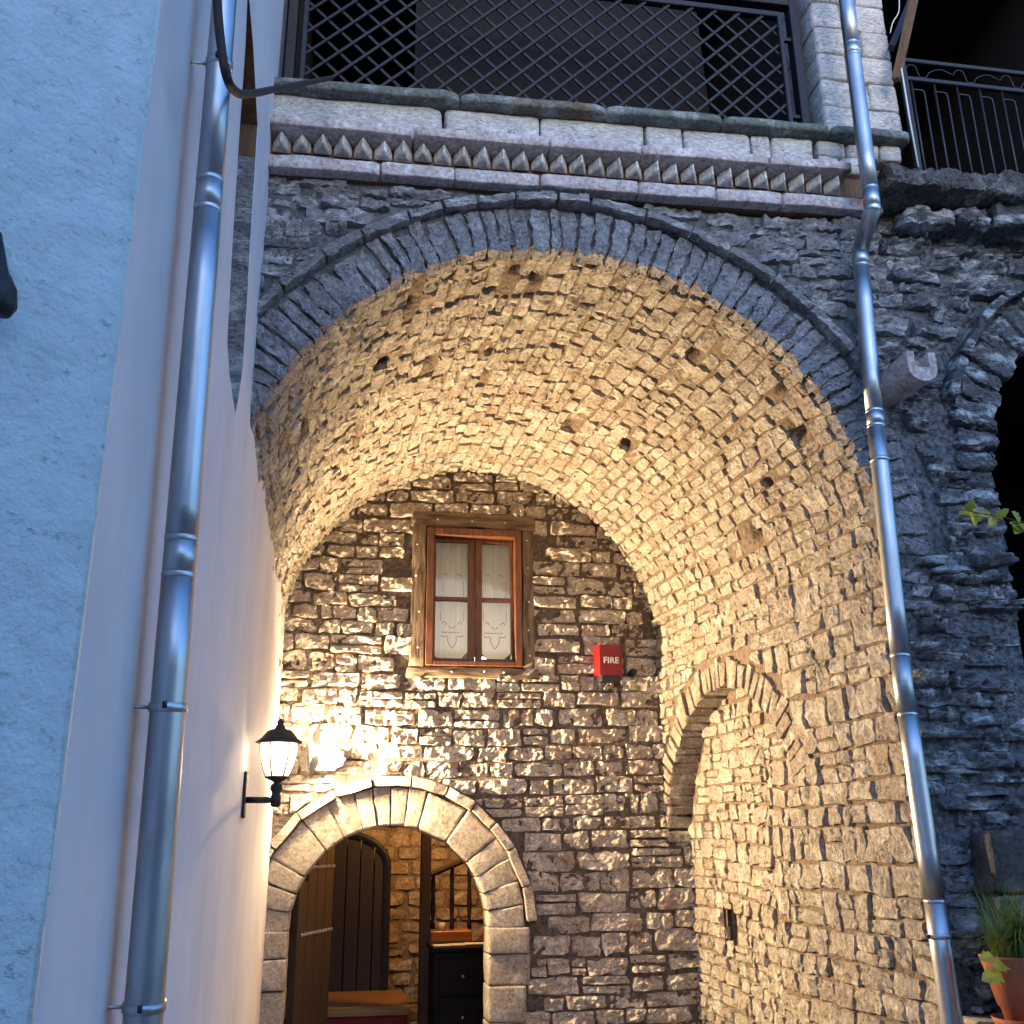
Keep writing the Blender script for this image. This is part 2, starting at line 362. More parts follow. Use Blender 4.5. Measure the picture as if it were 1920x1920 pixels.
# rounded rough block from 8 corners
_BT = {}
def block_topo(ns):
    if ns in _BT: return _BT[ns]
    ax = [np.r_[-1, np.linspace(-.84, .84, n-1), 1] for n in ns]; idx = {}; V = []; F = []
    def vid(i, j, k):
        if (i, j, k) not in idx: idx[i, j, k] = len(V); V.append((ax[0][i], ax[1][j], ax[2][k]))
        return idx[i, j, k]
    a, b, c = ns
    for k, fl in ((0, 1), (c, 0)):
        for i in range(a):
            for j in range(b):
                f = [vid(i, j, k), vid(i+1, j, k), vid(i+1, j+1, k), vid(i, j+1, k)]; F.append(f[::-1] if fl else f)
    for j, fl in ((0, 0), (b, 1)):
        for i in range(a):
            for k in range(c):
                f = [vid(i, j, k), vid(i+1, j, k), vid(i+1, j, k+1), vid(i, j, k+1)]; F.append(f[::-1] if fl else f)
    for i, fl in ((0, 1), (a, 0)):
        for j in range(b):
            for k in range(c):
                f = [vid(i, j, k), vid(i, j+1, k), vid(i, j+1, k+1), vid(i, j, k+1)]; F.append(f[::-1] if fl else f)
    _BT[ns] = (np.array(V), F); return _BT[ns]
def block(C, rng, ns=(3, 3, 3), rough=.006, rnd=.05, grain=.0):
    """C[2][2][2] corners -> rough block"""
    p, F = block_topo(ns); p = p.copy(); C = np.asarray(C, float)
    e = (np.abs(p) > .99).sum(1)
    p *= np.where(e >= 3, 1-rnd*1.4, np.where(e == 2, 1-rnd*.7, 1.0))[:, None]
    w = (p+1)/2; o = np.zeros_like(p)
    for i in (0, 1):
        for j in (0, 1):
            for k in (0, 1):
                ww = (w[:, 0] if i else 1-w[:, 0])*(w[:, 1] if j else 1-w[:, 1])*(w[:, 2] if k else 1-w[:, 2])
                o += ww[:, None]*C[i, j, k]
    s = rng.uniform(0, 25, 3)
    d = np.stack([vnoise(o+s, 14), vnoise(o+s+7, 14), vnoise(o+s+13, 14)], -1)*2+np.stack([vnoise(o+s, 40), vnoise(o+s+3, 40), vnoise(o+s+9, 40)], -1)
    return o+d*rough+rng.uniform(-1, 1, o.shape)*grain, F
def bx8(x0, x1, y0, y1, z0, z1):
    return [[[(x, y, z) for z in (z0, z1)] for y in (y0, y1)] for x in (x0, x1)]
def rblock(x0, x1, y0, y1, z0, z1, rng, **k): return block(bx8(x0, x1, y0, y1, z0, z1), rng, **k)
def wedge(fpt, a0, a1, r0, r1, d0, d1, rng, **k):
    """arch stone; fpt(angle, radius, depth)->point"""
    C = [[[fpt(a, r, d) for d in (d0, d1)] for r in (r0, r1)] for a in (a0, a1)]
    return block(C, rng, **k)

# vault and side wall surface ------------------------------------------------------
def vault_par(Y):
    t = (Y-YF)/(YB-YF)
    return .79-.05*t, 2.80+.09*t, 1.28-.115*t       # centre x, centre z, radius
NY, NZ, NA, NB, ND = 5.33, 1.74, .85, .81, .14       # shallow arched recess in the side wall
SLOT = (5.64, 5.745, 1.215, 1.435)
def niche_depth(Y, Z, grow=0.0):
    e = ((Y-NY)/(NA+grow))**2+(np.maximum(Z-NZ, 0)/(NB+grow))**2
    t = np.clip((Y-(NY-NA))/1.25, 0, 1); t = t*t*(3-2*t)
    return np.where(((Z > NZ) & (e < 1)) | ((Z <= NZ) & (Y > NY-NA)), ND*t, 0.0)
def fv(W, Y, grow=0.0, niche=True):
    """W: height along the section measured from the springing line (below it the upright wall), Y depth"""
    W = np.asarray(W, float); Y = np.asarray(Y, float)
    cx, cz, R = vault_par(Y); th = np.maximum(W, 0)/R
    X = cx+R*np.cos(th); Z = cz+R*np.sin(th)+np.minimum(W, 0)
    Nx, Nz = -np.cos(th), -np.sin(th)
    wob = .02*vnoise(np.stack([X, Y, Z], -1), 2.1)
    X = X+Nx*wob; Z = Z+Nz*wob
    if niche == 'in':
        t_ = np.clip((Y-(NY-NA))/1.25, 0, 1); X = X+ND*t_*t_*(3-2*t_)
    elif niche: X = X+np.where(W < 0, niche_depth(Y, Z, grow), 0)
    return np.stack([X, Y, Z], -1), np.stack([Nx, np.zeros_like(Nx), Nz], -1)
rng = np.random.RandomState(11)
TH_END = math.radians(166)
holes = [(rng.uniform(.35, 3.2), rng.uniform(YF+.15, YB-.7), rng.uniform(.018, .034)) for _ in range(16)]
def base_depth(W, Y):
    d = .009+.010*vnoise(np.stack([W, Y, W*0], -1), 9)
    for w, y, r in holes: d = d+.085*np.exp(-(((W-w)/r)**2+((Y-y)/(r*1.3))**2))
    return d
vault = empty('barrel_vault', (.79, 4.9, 0), 'barrel vault of small pale rubble stones glowing warm over the passage', 'vault')
wn, yn = 170, 120
W, Yg = np.meshgrid(np.linspace(-.02, 1.28*TH_END+.12, wn+1), np.linspace(YF+.005, YB+.03, yn+1), indexing='ij')
P, Nn = fv(W, Yg, niche=False); P = P-Nn*base_depth(W, Yg)[..., None]
mesh_obj('mortar_bed', P.reshape(-1, 3), gf(wn, yn), MAT['mortar_warm'], vault)
def in_hole(a, b, c, d):
    for w, y, r in holes:
        if a-r*.4 < w < b+r*.4 and c-r*.4 < y < d+r*.4: return True
    return False
items = []
for (y0, y1, w0, w1) in courses(rng, YF+.05, YB+.02, 0, 1.28*TH_END+.1, (.05, .095), (.08, .21), .1, .012):
    if in_hole(w0, w1, y0, y1): continue
    st = lay_stone(rng, w0, w1, y0, y1, lambda u, v: fv(u, v, niche=False), proud=(-.003, .012), rough=.0105, gap=.0032, jit=.12, pinch=(.02, .2), nu=7, nv=8, grain=.0012)
    if st: items.append(st)
place(vault, items, MAT['warm'])

# side wall below the springing ------------------------------------------------------
side = empty('side_wall', (2.0, 4.9, 0), 'tall side wall of pale squared rubble with a shallow arched recess, under the vault', 'wall')
wn, yn = 160, 150
W, Yg = np.meshgrid(np.linspace(-2.95, 0, wn+1), np.linspace(YF+.005, YB+.03, yn+1), indexing='ij')
P, Nn = fv(W, Yg, .07); P = P-Nn*base_depth(W, Yg)[..., None]
slotm = (P[..., 1] > SLOT[0]) & (P[..., 1] < SLOT[1]) & (P[..., 2] > SLOT[2]) & (P[..., 2] < SLOT[3])
sm = slotm.reshape(-1); mesh_obj('mortar_bed', P.reshape(-1, 3), [f for f in gf(wn, yn) if not all(sm[i] for i in f)], MAT['mortar_warm'], side)
V, F = box(2.062, 2.45, SLOT[0]-.012, SLOT[1]+.012, SLOT[2]-.012, SLOT[3]+.012); mesh_obj('slot_lining', V, F[1:], MAT['mortar_back'], side, False)
RING = .17
def side_push(Uw, Y):
    cx, cz, R = vault_par(Y); Z = cz+Uw
    e = np.sqrt(((Y-NY)/(NA+RING))**2+(np.maximum(Z-NZ, 0)/(NB+RING))**2)
    bad = (Z > NZ) & (e < 1)
    k = np.where(bad, 1/np.maximum(e, .2), 1.0)
    return np.where(bad, NZ+(Z-NZ)*k-cz, Uw), np.where(bad, NY+(Y-NY)*k, Y)
def niche_push(Uw, Y):
    cx, cz, R = vault_par(Y); Z = cz+Uw
    e = np.sqrt(((Y-NY)/(NA+.01))**2+(np.maximum(Z-NZ, 0)/(NB+.01))**2)
    bad = (Z > NZ) & (e > 1); k = np.where(bad, 1/e, 1.0)
    return np.where(bad, NZ+(Z-NZ)*k-cz, Uw), np.where(bad, NY+(Y-NY)*k, Y)
def slot_push(Uw, Y):
    Z = vault_par(Y)[1]+Uw; ins = (Y > SLOT[0]) & (Y < SLOT[1]) & (Z > SLOT[2]) & (Z < SLOT[3])
    return Uw, np.where(ins, np.where(Y < (SLOT[0]+SLOT[1])/2, SLOT[0], SLOT[1]), Y)
items = []
zones = [(courses(rng, YF+.002, 4.9, -2.9, -.0, (.085, .15), (.10, .24), .3, .012), 0), (courses(rng, 4.9, YB+.02, -2.9, -.0, (.06, .11), (.09, .22), .25, .012), 1)]
for lst, z in zones:
    for (y0, y1, w0, w1) in lst:
        yc, wc = (y0+y1)/2, (w0+w1)/2; zc_ = vault_par(yc)[1]+wc
        if SLOT[0] < yc < SLOT[1] and SLOT[2] < zc_ < SLOT[3]: continue
        near = y1 > SLOT[0]-.02 and y0 < SLOT[1]+.02 and zc_+.12 > SLOT[2] and zc_-.12 < SLOT[3]
        eo = ((yc-NY)/(NA+RING))**2+(max(zc_-NZ, 0)/(NB+RING))**2; ei = ((yc-NY)/NA)**2+(max(zc_-NZ, 0)/NB)**2
        pf = None; nm_ = 'in' if zc_ <= NZ else False
        if zc_ > NZ:
            if ei < .95: pf = niche_push; nm_ = 'in'
            elif eo > 1.0: pf = side_push
            elif yc > NY-.80: continue
        if near: pf = slot_push
        st = lay_stone(rng, w0, w1, y0, y1, lambda u, v: fv(u, v, .0, nm_), push=pf, proud=(.002, .012), rough=.011, gap=.004, jit=.10, pinch=(.0, .14), nu=8, nv=9, grain=.0008)
        if st: items.append(st)
place(side, items, MAT['warm'])
# stones lining the recess arch
a = -.12
def npt(an, r, d):
    k = r; Y = NY+(NA+k)*math.cos(an); Z = NZ+(NB+k)*math.sin(an); cx, cz, R = vault_par(Y)
    X = cx+R
    if Z > cz: X = cx+math.sqrt(max(R*R-(Z-cz)**2, .01))
    return (X+d, Y, Z)
an = .02
while an < math.pi-.42:
    da = rng.uniform(.055, .10); dd = float(niche_depth(np.array(NY+NA*.98*math.cos(an)), np.array(NZ+.1)))
    V, F = wedge(npt, an+.008, an+da-.008, rng.uniform(-.012, .004), RING*rng.uniform(.7, 1.0), -.004-rng.uniform(0, .010), dd+.06, rng, rough=.010, rnd=.04)
    mesh_obj('arch_stone', V, F, MAT['warm'], side, False); an += da
# fills on the wall slot
V, F = rblock(2.12, 2.26, SLOT[0]+.0, SLOT[1]-.0, SLOT[2]-.01, SLOT[2]+.13, rng, rough=.012)
mesh_obj('slot_stone', V, F, MAT['grey'], side)

# ------------------------------------------------------------------ back wall with doorway and window
back = empty('back_wall', (.75, YB, 0), 'end wall of coursed limestone closing the passage, with a small window over a round arched doorway', 'wall')
DX, DZ, DR, DO = .267, 1.31, .555, .775
WX0, WX1, WZ0, WZ1 = .347, 1.106, 2.745, 3.755          # weathered surround
def fb(U, Z):
    w = .025*vnoise(np.stack([U, Z*0+3, Z], -1), 1.7)
    return np.stack([U, YB-w, Z], -1), np.stack([U*0, U*0-1, U*0], -1)
def sheet(segs, Y, nz, fm, name, mat, parent):
    mb = MB()
    for xa, xb, lo, hi, nx in segs:
        X = np.linspace(xa, xb, nx+1); G = []
        for x in X:
            a_, b_ = lo(x), hi(x); G.append(np.c_[np.full(nz+1, x), np.linspace(a_, b_, nz+1)])
        G = np.array(G); P, Nn = fm(G[..., 0], G[..., 1]); P = P-Nn*(.012*vnoise(P, 9))[..., None]
        mb.add(P.reshape(-1, 3), gf(nx, nz))
    return mb.build(name, mat, parent)
c0 = lambda v: (lambda x: v)
darch = lambda x: DZ+math.sqrt(max((DR+.06)**2-(x-DX)**2, 0))
segs = [(-.6, DX-DR-.06, c0(0), c0(4.3), 8), (DX-DR-.06, WX0+.06, darch, c0(4.3), 18), (WX0+.06, DX+DR+.06, darch, c0(WZ0+.06), 14), (WX0+.06, DX+DR+.06, c0(WZ1-.06), c0(4.3), 10),
        (DX+DR+.06, WX1-.06, c0(0), c0(WZ0+.06), 6), (DX+DR+.06, WX1-.06, c0(WZ1-.06), c0(4.3), 6), (WX1-.06, 2.3, c0(0), c0(4.3), 20)]
sheet(segs, YB, 60, fb, 'mortar_bed', MAT['mortar_back'], back)
def push_back(U, Z):
    r = np.sqrt((U-DX)**2+np.maximum(Z-DZ, 0)**2); ro = DO+.065
    bad = (Z > DZ) & (r < ro); k = np.where(bad, ro/np.maximum(r, .1), 1)
    U2 = np.where(bad, DX+(U-DX)*k, U); Z2 = np.where(bad, DZ+(Z-DZ)*k, Z)
    lowbad = (Z2 <= DZ) & (np.abs(U2-DX) < DR+.21); U2 = np.where(lowbad, DX+np.sign(U2-DX)*(DR+.21), U2)
    ins = (U2 > WX0) & (U2 < WX1) & (Z2 > WZ0) & (Z2 < WZ1)
    dl, dr, db, dt = U2-WX0, WX1-U2, Z2-WZ0, WZ1-Z2; mn = np.minimum(np.minimum(dl, dr), np.minimum(db, dt))
    U2 = np.where(ins & (mn == dl), WX0, np.where(ins & (mn == dr), WX1, U2)); Z2 = np.where(ins & (mn == db), WZ0, np.where(ins & (mn == dt), WZ1, Z2))
    return U2, Z2
rng = np.random.RandomState(21); items = []
for (a_, b_, c_, d_) in courses(rng, -.44, 2.12, 0.25, 4.2, (.075, .125), (.12, .34), .22, .012):
    uc, zc_ = (a_+b_)/2, (c_+d_)/2
    r = math.hypot(uc-DX, max(zc_-DZ, 0))
    if zc_ > DZ and r < DO+.075: continue
    if zc_ <= DZ and abs(uc-DX) < DR+.23: continue
    if WX0-.01 < uc < WX1+.01 and WZ0-.01 < zc_ < WZ1+.01: continue
    vx, vz, vr = vault_par(YB)
    if zc_ > vz and math.hypot(uc-vx, zc_-vz) > vr+.05: continue
    st = lay_stone(rng, a_, b_, c_, d_, fb, push=push_back, proud=(.006, .020), rough=.018, gap=.003, jit=.10, pinch=(.02, .2), nu=18, nv=10, grain=.0034)
    if st: items.append(st)
place(back, items, MAT['back'])
# door arch: dressed stones and a thin hood of slabs
def dpt(an, r, d): return (DX+r*math.cos(an), YB+d, DZ+r*math.sin(an))
cuts = [0, 9, 19, 29, 39, 56, 75, 83, 91, 99, 107, 119, 131, 150, 160, 170, 180]
for a0, a1 in zip(cuts[:-1], cuts[1:]):
    V, F = wedge(dpt, math.radians(a0+.18), math.radians(a1-.18), DR, DO+rng.uniform(-.012, .004), -.024-rng.uniform(0, .010), .20, rng, rough=.005, rnd=.014, ns=(4, 5, 3))
    mesh_obj('door_voussoir', V, F, MAT['dressed'], back)
an = 2
while an < 176:
    da = rng.uniform(11, 17); a1 = min(an+da, 178)
    V, F = wedge(dpt, math.radians(an+.3), math.radians(a1-.3), DO+.003, DO+.055+rng.uniform(-.006, .006), -.055-rng.uniform(0, .010), .05, rng, rough=.005, rnd=.03, ns=(5, 3, 3))
    mesh_obj('hood_slab', V, F, MAT['back'], back, False); an = a1
z = 0.0
while z < DZ-.02:
    h = min(rng.uniform(.12, .2), DZ-z)
    if DZ-z-h < .05: h = DZ-z
    for s in (-1, 1):
        w = rng.uniform(.20, .26) if s > 0 else .2
        x0, x1 = (DX+DR, DX+DR+w) if s > 0 else (DX-DR-w, DX-DR)
        V, F = rblock(x0, x1, YB-.028-rng.uniform(0, .010), YB+.20, z+.003, z+h-.003, rng, rough=.005, rnd=.015, ns=(4, 3, 4))
        mesh_obj('jamb_block', V, F, MAT['dressed'], back)
    z += h

# window ---------------------------------------------------------------------------
win = empty('window', ((.44+1.03)/2, YB, 2.79), 'small wooden casement window with lace curtains, in rough plank surround above the arched doorway', 'window')
wx0, wx1, wz0, wz1 = .437, 1.035, 2.79, 3.665
def part(name, VF, mat, parent, smooth=False): return mesh_obj(name, VF[0], VF[1], mat, parent, smooth)
sr = np.random.RandomState(4)
for nm, x0, x1, z0, z1, mt in (('surround_plank', WX0-.005, wx0-.006, WZ0+.03, WZ1-.07, 'weathered'), ('surround_plank', wx1+.006, WX1+.005, WZ0+.03, WZ1-.07, 'weathered'),
                           ('surround_plank', WX0-.02, WX1+.03, wz1+.006, WZ1+.02, 'weatheredh'), ('surround_plank', WX0-.02, WX1+.03, WZ0-.03, wz0-.006, 'weatheredh')):
    V, F = rblock(x0, x1, YB-.028, YB+.1, z0, z1, sr, rough=.008, rnd=.03, ns=(4, 3, 8) if z1-z0 > x1-x0 else (8, 3, 4)); part(nm, (V, F), MAT[mt], win, True)
for x, z in [(.37, 3.35), (.395, 3.12), (.39, 2.9), (.375, 3.55), (.5, 3.72), (.72, 3.715), (.93, 3.715), (1.07, 3.6), (1.075, 3.42), (1.08, 3.2), (1.075, 3.02), (1.08, 2.86), (.6, 2.755), (.8, 2.76), (.92, 2.755)]:
    V, F = lathe([(.0015, -.006), (.006, -.004), (.006, .001), (.003, .004)], 8); V = np.c_[V[:, 0], -V[:, 2], V[:, 1]]+np.array([x, YB-.033, z]); part('nail', (V, F), MAT['nail'], win)
fy = YB-.04
part('frame', bbox(wx0, wx0+.045, fy, YB+.09, wz0, wz1), MAT['wood'], win); part('frame', bbox(wx1-.045, wx1, fy, YB+.09, wz0, wz1), MAT['wood'], win)
part('frame', bbox(wx0+.045, wx1-.045, fy, YB+.09, wz1-.05, wz1), MAT['wood'], win); part('frame', bbox(wx0+.045, wx1-.045, fy, YB+.09, wz0, wz0+.03), MAT['wood'], win)
xm = (wx0+wx1)/2+.01; cy0, cy1 = YB+.02, YB+.055
for (x0, x1) in ((wx0+.047, xm-.002), (xm+.002, wx1-.047)):
    L = x0 < xm-.1; s0, s1 = (.014, .042) if L else (.042, .014)
    cas = part('casement', bbox(x0, x0+s0, cy0, cy1, wz0+.032, wz1-.052, .002), MAT['wood'] if not L else MAT['wood'], win)
    part('stile', bbox(x1-s1, x1, cy0, cy1, wz0+.032, wz1-.052, .002), MAT['wood'], cas)
    part('rail', bbox(x0+s0, x1-s1, cy0, cy1, wz1-.075, wz1-.052, .002), MAT['wood'], cas); part('rail', bbox(x0+s0, x1-s1, cy0, cy1, wz0+.032, wz0+.055, .002), MAT['wood'], cas)
    zm = wz0+.43; part('rail', bbox(x0+s0, x1-s1, cy0, cy1, zm-.012, zm+.012, .002), MAT['wood'], cas)
    for za, zb in ((wz0+.05, zm-.01), (zm+.01, wz1-.07)):
        part('pane', box(x0+s0-.004, x1-s1+.004, cy0+.014, cy0+.018, za, zb), MAT['glass'], cas)
V, F = box(wx0-.08, wx1+.08, YB+.11, YB+.9, 2.6, 3.8)
room = mesh_obj('window_room', V, [F[i] for i in (0, 1, 3, 4, 5)], MAT['navy'], None, False); tag(room, kind='structure')
for i, (x0, x1) in enumerate(((wx0+.03, xm+.004), (xm+.006, wx1-.03))):
    nx, nz = 40, 24; U, Tt = np.meshgrid(np.linspace(0, 1, nx+1), np.linspace(0, 1, nz+1), indexing='ij')
    d_ = np.minimum(U, 1-U); cut = .11*np.clip(1-d_/.34, 0, 1)**.6*(1.0) if True else 0
    zb = wz0+.03+np.where(U < .5, cut*(.55 if i == 0 else 1), cut*(1 if i == 0 else .8))
    Z = zb+(wz1-.03-zb)*Tt; X = x0+(x1-x0)*U
    Y = YB+.085+.004*np.sin(U*24+i)*(.35+.65*Tt)+.002*np.sin(U*51+2)
    cu = mesh_obj('curtain', np.stack([X, Y, Z], -1).reshape(-1, 3), gf(nx, nz), MAT['curtain'], None)
    tag(cu, ['white lace curtain behind the casement farther from the red alarm box', 'white lace curtain behind the casement nearer the red alarm box'][i], 'curtain', 'window curtains')
    xc, zc_ = (x0+x1)/2+(.0 if i == 0 else .0), wz0+.2
    curves = [[(-.028, -.0), (-.026, -.03), (-.012, -.055), (0, -.072), (.012, -.055), (.026, -.03), (.028, 0)],
              [(-.07, .012), (-.06, .0), (-.04, .004), (-.028, 0)], [(.07, .012), (.06, 0), (.04, .004), (.028, 0)],
              [(-.066, .03), (-.04, .026), (-.03, .03), (-.01, .025), (.01, .03), (.03, .025), (.05, .03)],
              [(-.02, .07), (-.012, .058), (0, .055), (.012, .058), (.02, .07)], [(-.065, .08), (-.055, .095), (-.04, .09), (-.035, .075)], [(.065, .08), (.055, .095), (.04, .09), (.035, .075)],
              [(.072, .10), (.073, .13), (.073, .17)], [(-.072, .10), (-.073, .13), (-.073, .16)], [(.07, .26), (.071, .30), (.071, .36)], [(-.06, .30), (-.061, .35)], [(-.06, .40), (-.045, .405), (-.03, .40)], [(.02, .40), (.04, .405), (.06, .39)]]
    for k, c in enumerate(curves):
        pth = smoothpath([(xc+p[0]*1.0, YB+.0765, zc_+p[1]) for p in c], 5)
        V, F = tube(pth, .0018 if k < 7 else .0012, 5); mesh_obj('embroidery', V, F, MAT['thread'], cu)
V, F = lathe([(.03, 0), (.09, .02), (.075, .16), (.05, .18)], 16, ((wx0+wx1)/2+.1, YB+.62, 2.78)); o = mesh_obj('table_lamp', V, F, MAT['roomglow']); tag(o, 'small glowing yellow lamp shade in the room behind the lace curtains', 'lamp')

# fire alarm box -----------------------------------------------------------------------
fx0, fx1, fz0, fz1 = 1.482, 1.655, 2.70, 2.925
fa = empty('fire_alarm', ((fx0+fx1)/2, YB, fz0), 'red fire alarm box marked FIRE beside a black knob', 'alarm')
yb_ = YB-.02
prof = [(fx0, yb_), (fx0, yb_-.05), (fx0+.022, yb_-.085), (fx1-.016, yb_-.085), (fx1, yb_-.05), (fx1, yb_)]
V = [(x, y, z) for z in (fz0+.038, fz1) for x, y in prof]; n = len(prof)
F = [(i, (i+1) % n, n+(i+1) % n, n+i) for i in range(n)]+[tuple(range(n))[::-1], tuple(range(n, 2*n))]
part('housing', (np.array(V), F), MAT['red'], fa)
V = [(x+(.012 if x < (fx0+fx1)/2 else -.012), y+(.01 if y < yb_-.02 else 0), z) for z in (fz0, fz0+.037) for x, y in prof]
part('sounder_base', (np.array(V), F), MAT['blackpl'], fa)
tc = bpy.data.curves.new('fire_text', 'FONT'); tc.body = 'FIRE'; tc.size = .052; tc.align_x = 'CENTER'; tc.align_y = 'CENTER'; tc.extrude = .0012; tc.offset = .0012; tc.space_character = 1.05
to = bpy.data.objects.new('tmp', tc); COL.objects.link(to); bpy.context.view_layer.update()
me = bpy.data.meshes.new_from_object(to.evaluated_get(bpy.context.evaluated_depsgraph_get())); bpy.data.objects.remove(to)
me.materials.clear(); me.materials.append(MAT['whitepr']); lt = bpy.data.objects.new('lettering', me); COL.objects.link(lt); lt.parent = fa
lt.rotation_euler = (math.radians(90), 0, 0); lt.location = (.006, yb_-.0865-YB, .128)
V, F = lathe([(.001, -.03), (.021, -.028), (.023, -.018), (.023, .05)], 16); V = np.c_[V[:, 0], V[:, 2], V[:, 1]]+np.array([1.722, YB-.055, 2.765])
tag(mesh_obj('vent_spout', V, F, MAT['blackpl']), 'small round black pipe stub on the stones beside the red alarm box', 'pipe stub')

# flood lamp on the end wall that lights the vault ------------------------------------------------------
fl = empty('flood_lamp', (-.17, YB, 2.25), 'glaring flood lamp fixed to the stones above the arched doorway beside the white wall', 'lamp')
nL = np.array([.68, -.68, .16]); nL /= np.linalg.norm(nL); aL = np.array([-nL[1], nL[0], 0]); aL /= np.linalg.norm(aL); bL = np.cross(nL, aL); cL = at(598, 1420, 1, YB-.14)
def obox(c, a_, b_, n_, ha, hb, d0, d1):
    V = [c+a_*sa*ha+b_*sb*hb+n_*d for d in (d0, d1) for sa, sb in ((-1, -1), (1, -1), (1, 1), (-1, 1))]
    return np.array(V), [(3, 2, 1, 0), (4, 5, 6, 7), (0, 1, 5, 4), (1, 2, 6, 5), (2, 3, 7, 6), (3, 0, 4, 7)]
part('housing', obox(cL, aL, bL, nL, .062, .068, -.03, -.006), MAT['blackpl'], fl)
part('lens', obox(cL, aL, bL, nL, .060, .066, -.005, .004), MAT['lampglow'], fl)
sd_ = np.array([.20, -.90, .22]); sd_ /= np.linalg.norm(sd_); up_ = np.cross(sd_, np.array([1, 0, 0.])); up_ /= np.linalg.norm(up_); e_ = cL-aL*.063
V = np.array([e_+np.array([dx_, 0, 0])+up_*q_*.13+sd_*t_*.25 for dx_ in (0, .003) for q_ in (-1, 1) for t_ in (0, 1)])
ang_ = np.linspace(0, 2*math.pi, 25)[:-1]; pr_ = np.random.RandomState(2)
jr_ = 1+pr_.uniform(-.16, .14, 24)
Vp = np.array([(cL[0]+.015+.14*j_*math.cos(q_), y_, cL[2]-.005+.074*j_*math.sin(q_)) for y_ in (YB-.082, YB-.078) for q_, j_ in zip(ang_, jr_)]); n_ = 24
part('added_glare_plate', (Vp, [tuple(range(n_)), tuple(range(2*n_-1, n_-1, -1))]+[(i, n_+i, n_+(i+1) % n_, (i+1) % n_) for i in range(n_)]), plain_mat('glare_plate', (.30, .27, .22), .8, bstr=.3), fl)  # added plate: screens nearby stones from the lens, stands in for their hot spot
part('added_light_flap', (V, [(0, 1, 3, 2), (4, 6, 7, 5), (0, 4, 5, 1), (2, 3, 7, 6), (0, 2, 6, 4), (1, 5, 7, 3)]), MAT['blackpl'], fl)  # added flap, keeps the lens light off the white wall
V, F = tube([cL-nL*.04, cL-nL*.04+np.array([-.01, .08, -.02]), np.array([cL[0]-.05, YB+.01, cL[2]-.03])], .008, 8); part('bracket', (V, F), MAT['blackpl'], fl, True)

# ------------------------------------------------------------------ rooms behind the doorway
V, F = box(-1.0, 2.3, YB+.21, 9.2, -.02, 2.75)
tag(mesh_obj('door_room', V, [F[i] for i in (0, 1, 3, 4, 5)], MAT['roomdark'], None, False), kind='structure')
inner = empty('inner_wall', (.8, 8.6, 0), 'inner room wall of rubble stone seen through the doorway behind the stairs', 'wall')
mi = stone_mat('inner_stone', (.42, .33, .24), (.30, .22, .15), (.5, .42, .32), pits=.3)
def fi(U, Z): return np.stack([U, U*0+8.6, Z], -1), np.stack([U*0, U*0-1, U*0], -1)
sheet([(-1, 2.3, c0(0), c0(2.74), 20)], 8.6, 20, fi, 'mortar_bed', MAT['mortar_warm'], inner)
rng = np.random.RandomState(8); items = []
for (a_, b_, c_, d_) in courses(rng, .1, 2.2, .2, 2.7, (.09, .16), (.15, .4), .2, .012):
    items.append(lay_stone(rng, a_, b_, c_, d_, fi, proud=(.01, .03), rough=.015, nu=5, nv=4))
place(inner, [i for i in items if i], mi)
# inner arched door
idr = empty('inner_door', (.1, 8.4, 0), 'dark arched plank door at the rear of the lit room', 'door')
p0, p1 = at(600, 1800, 1, 8.45), at(722, 1800, 1, 8.45); zt = at(690, 1562, 1, 8.45)[2]; zb = at(660, 1815, 1, 8.45)[2]; x0, x1 = p0[0]-.25, p1[0]
npl = 7; zs = zt-(x1-x0)*.33
for k in range(npl):
    xa, xb = x0+(x1-x0)*k/npl+.003, x0+(x1-x0)*(k+1)/npl-.003
    top = zs+(x1-x0)*.33*math.sqrt(max(1-((xa+xb)/2-(x0+x1)/2)**2/((x1-x0)/2)**2, 0))
    part('plank', bbox(xa, xb, 8.42, 8.46, .05, top, .003), MAT['wood_dark'], idr)
arc = [(x1, 8.41, .05), (x1, 8.41, zs*.6), (x1, 8.41, zs)]+[((x0+x1)/2+(x1-x0)/2*math.cos(t), 8.41, zs+(x1-x0)*.33*math.sin(t)) for t in np.linspace(.15, math.pi, 14)]
V, F = tube(arc, .03, 6); part('frame', (V, F), MAT['iron'], idr)
# left door leaf, open inwards
leaf = empty('door_leaf', (-.28, 6.45, 0), 'studded plank door leaf standing open inside the arched doorway', 'door')
q0, q1 = np.array([-.285, 6.43]), at(612, 1700, 1, 7.0)[:2]; q1 = np.array([q1[0], 7.0]); npl = 4; dv = (q1-q0)/npl; nrm = np.array([dv[1], -dv[0]]); nrm /= np.linalg.norm(nrm)
for k in range(npl):
    a_, b_ = q0+dv*(k+.03), q0+dv*(k+.97); c = [a_, b_, b_+nrm*.04, a_+nrm*.04]
    V = np.array([(p[0], p[1], z) for z in (.02, 1.83-.09*abs(k-3)) for p in c]); F = [(0, 3, 2, 1), (4, 5, 6, 7), (0, 1, 5, 4), (1, 2, 6, 5), (2, 3, 7, 6), (3, 0, 4, 7)]
    part('plank', (V, F), MAT['wood_door'], leaf)
for z in (1.64, 1.27):
    for k in range(11):
        p = q0+(q1-q0)*(.12+k*.085)+nrm*.045; V, F = lathe([(.012, -.003), (.008, .006), (.002, .009)], 6); part('stud', (np.c_[V[:, 2]*nrm[0]+V[:, 0]*nrm[1]*-1, V[:, 2]*nrm[1]+V[:, 0]*nrm[0], V[:, 1]]+np.array([p[0], p[1], z]), F), MAT['nail'], leaf)
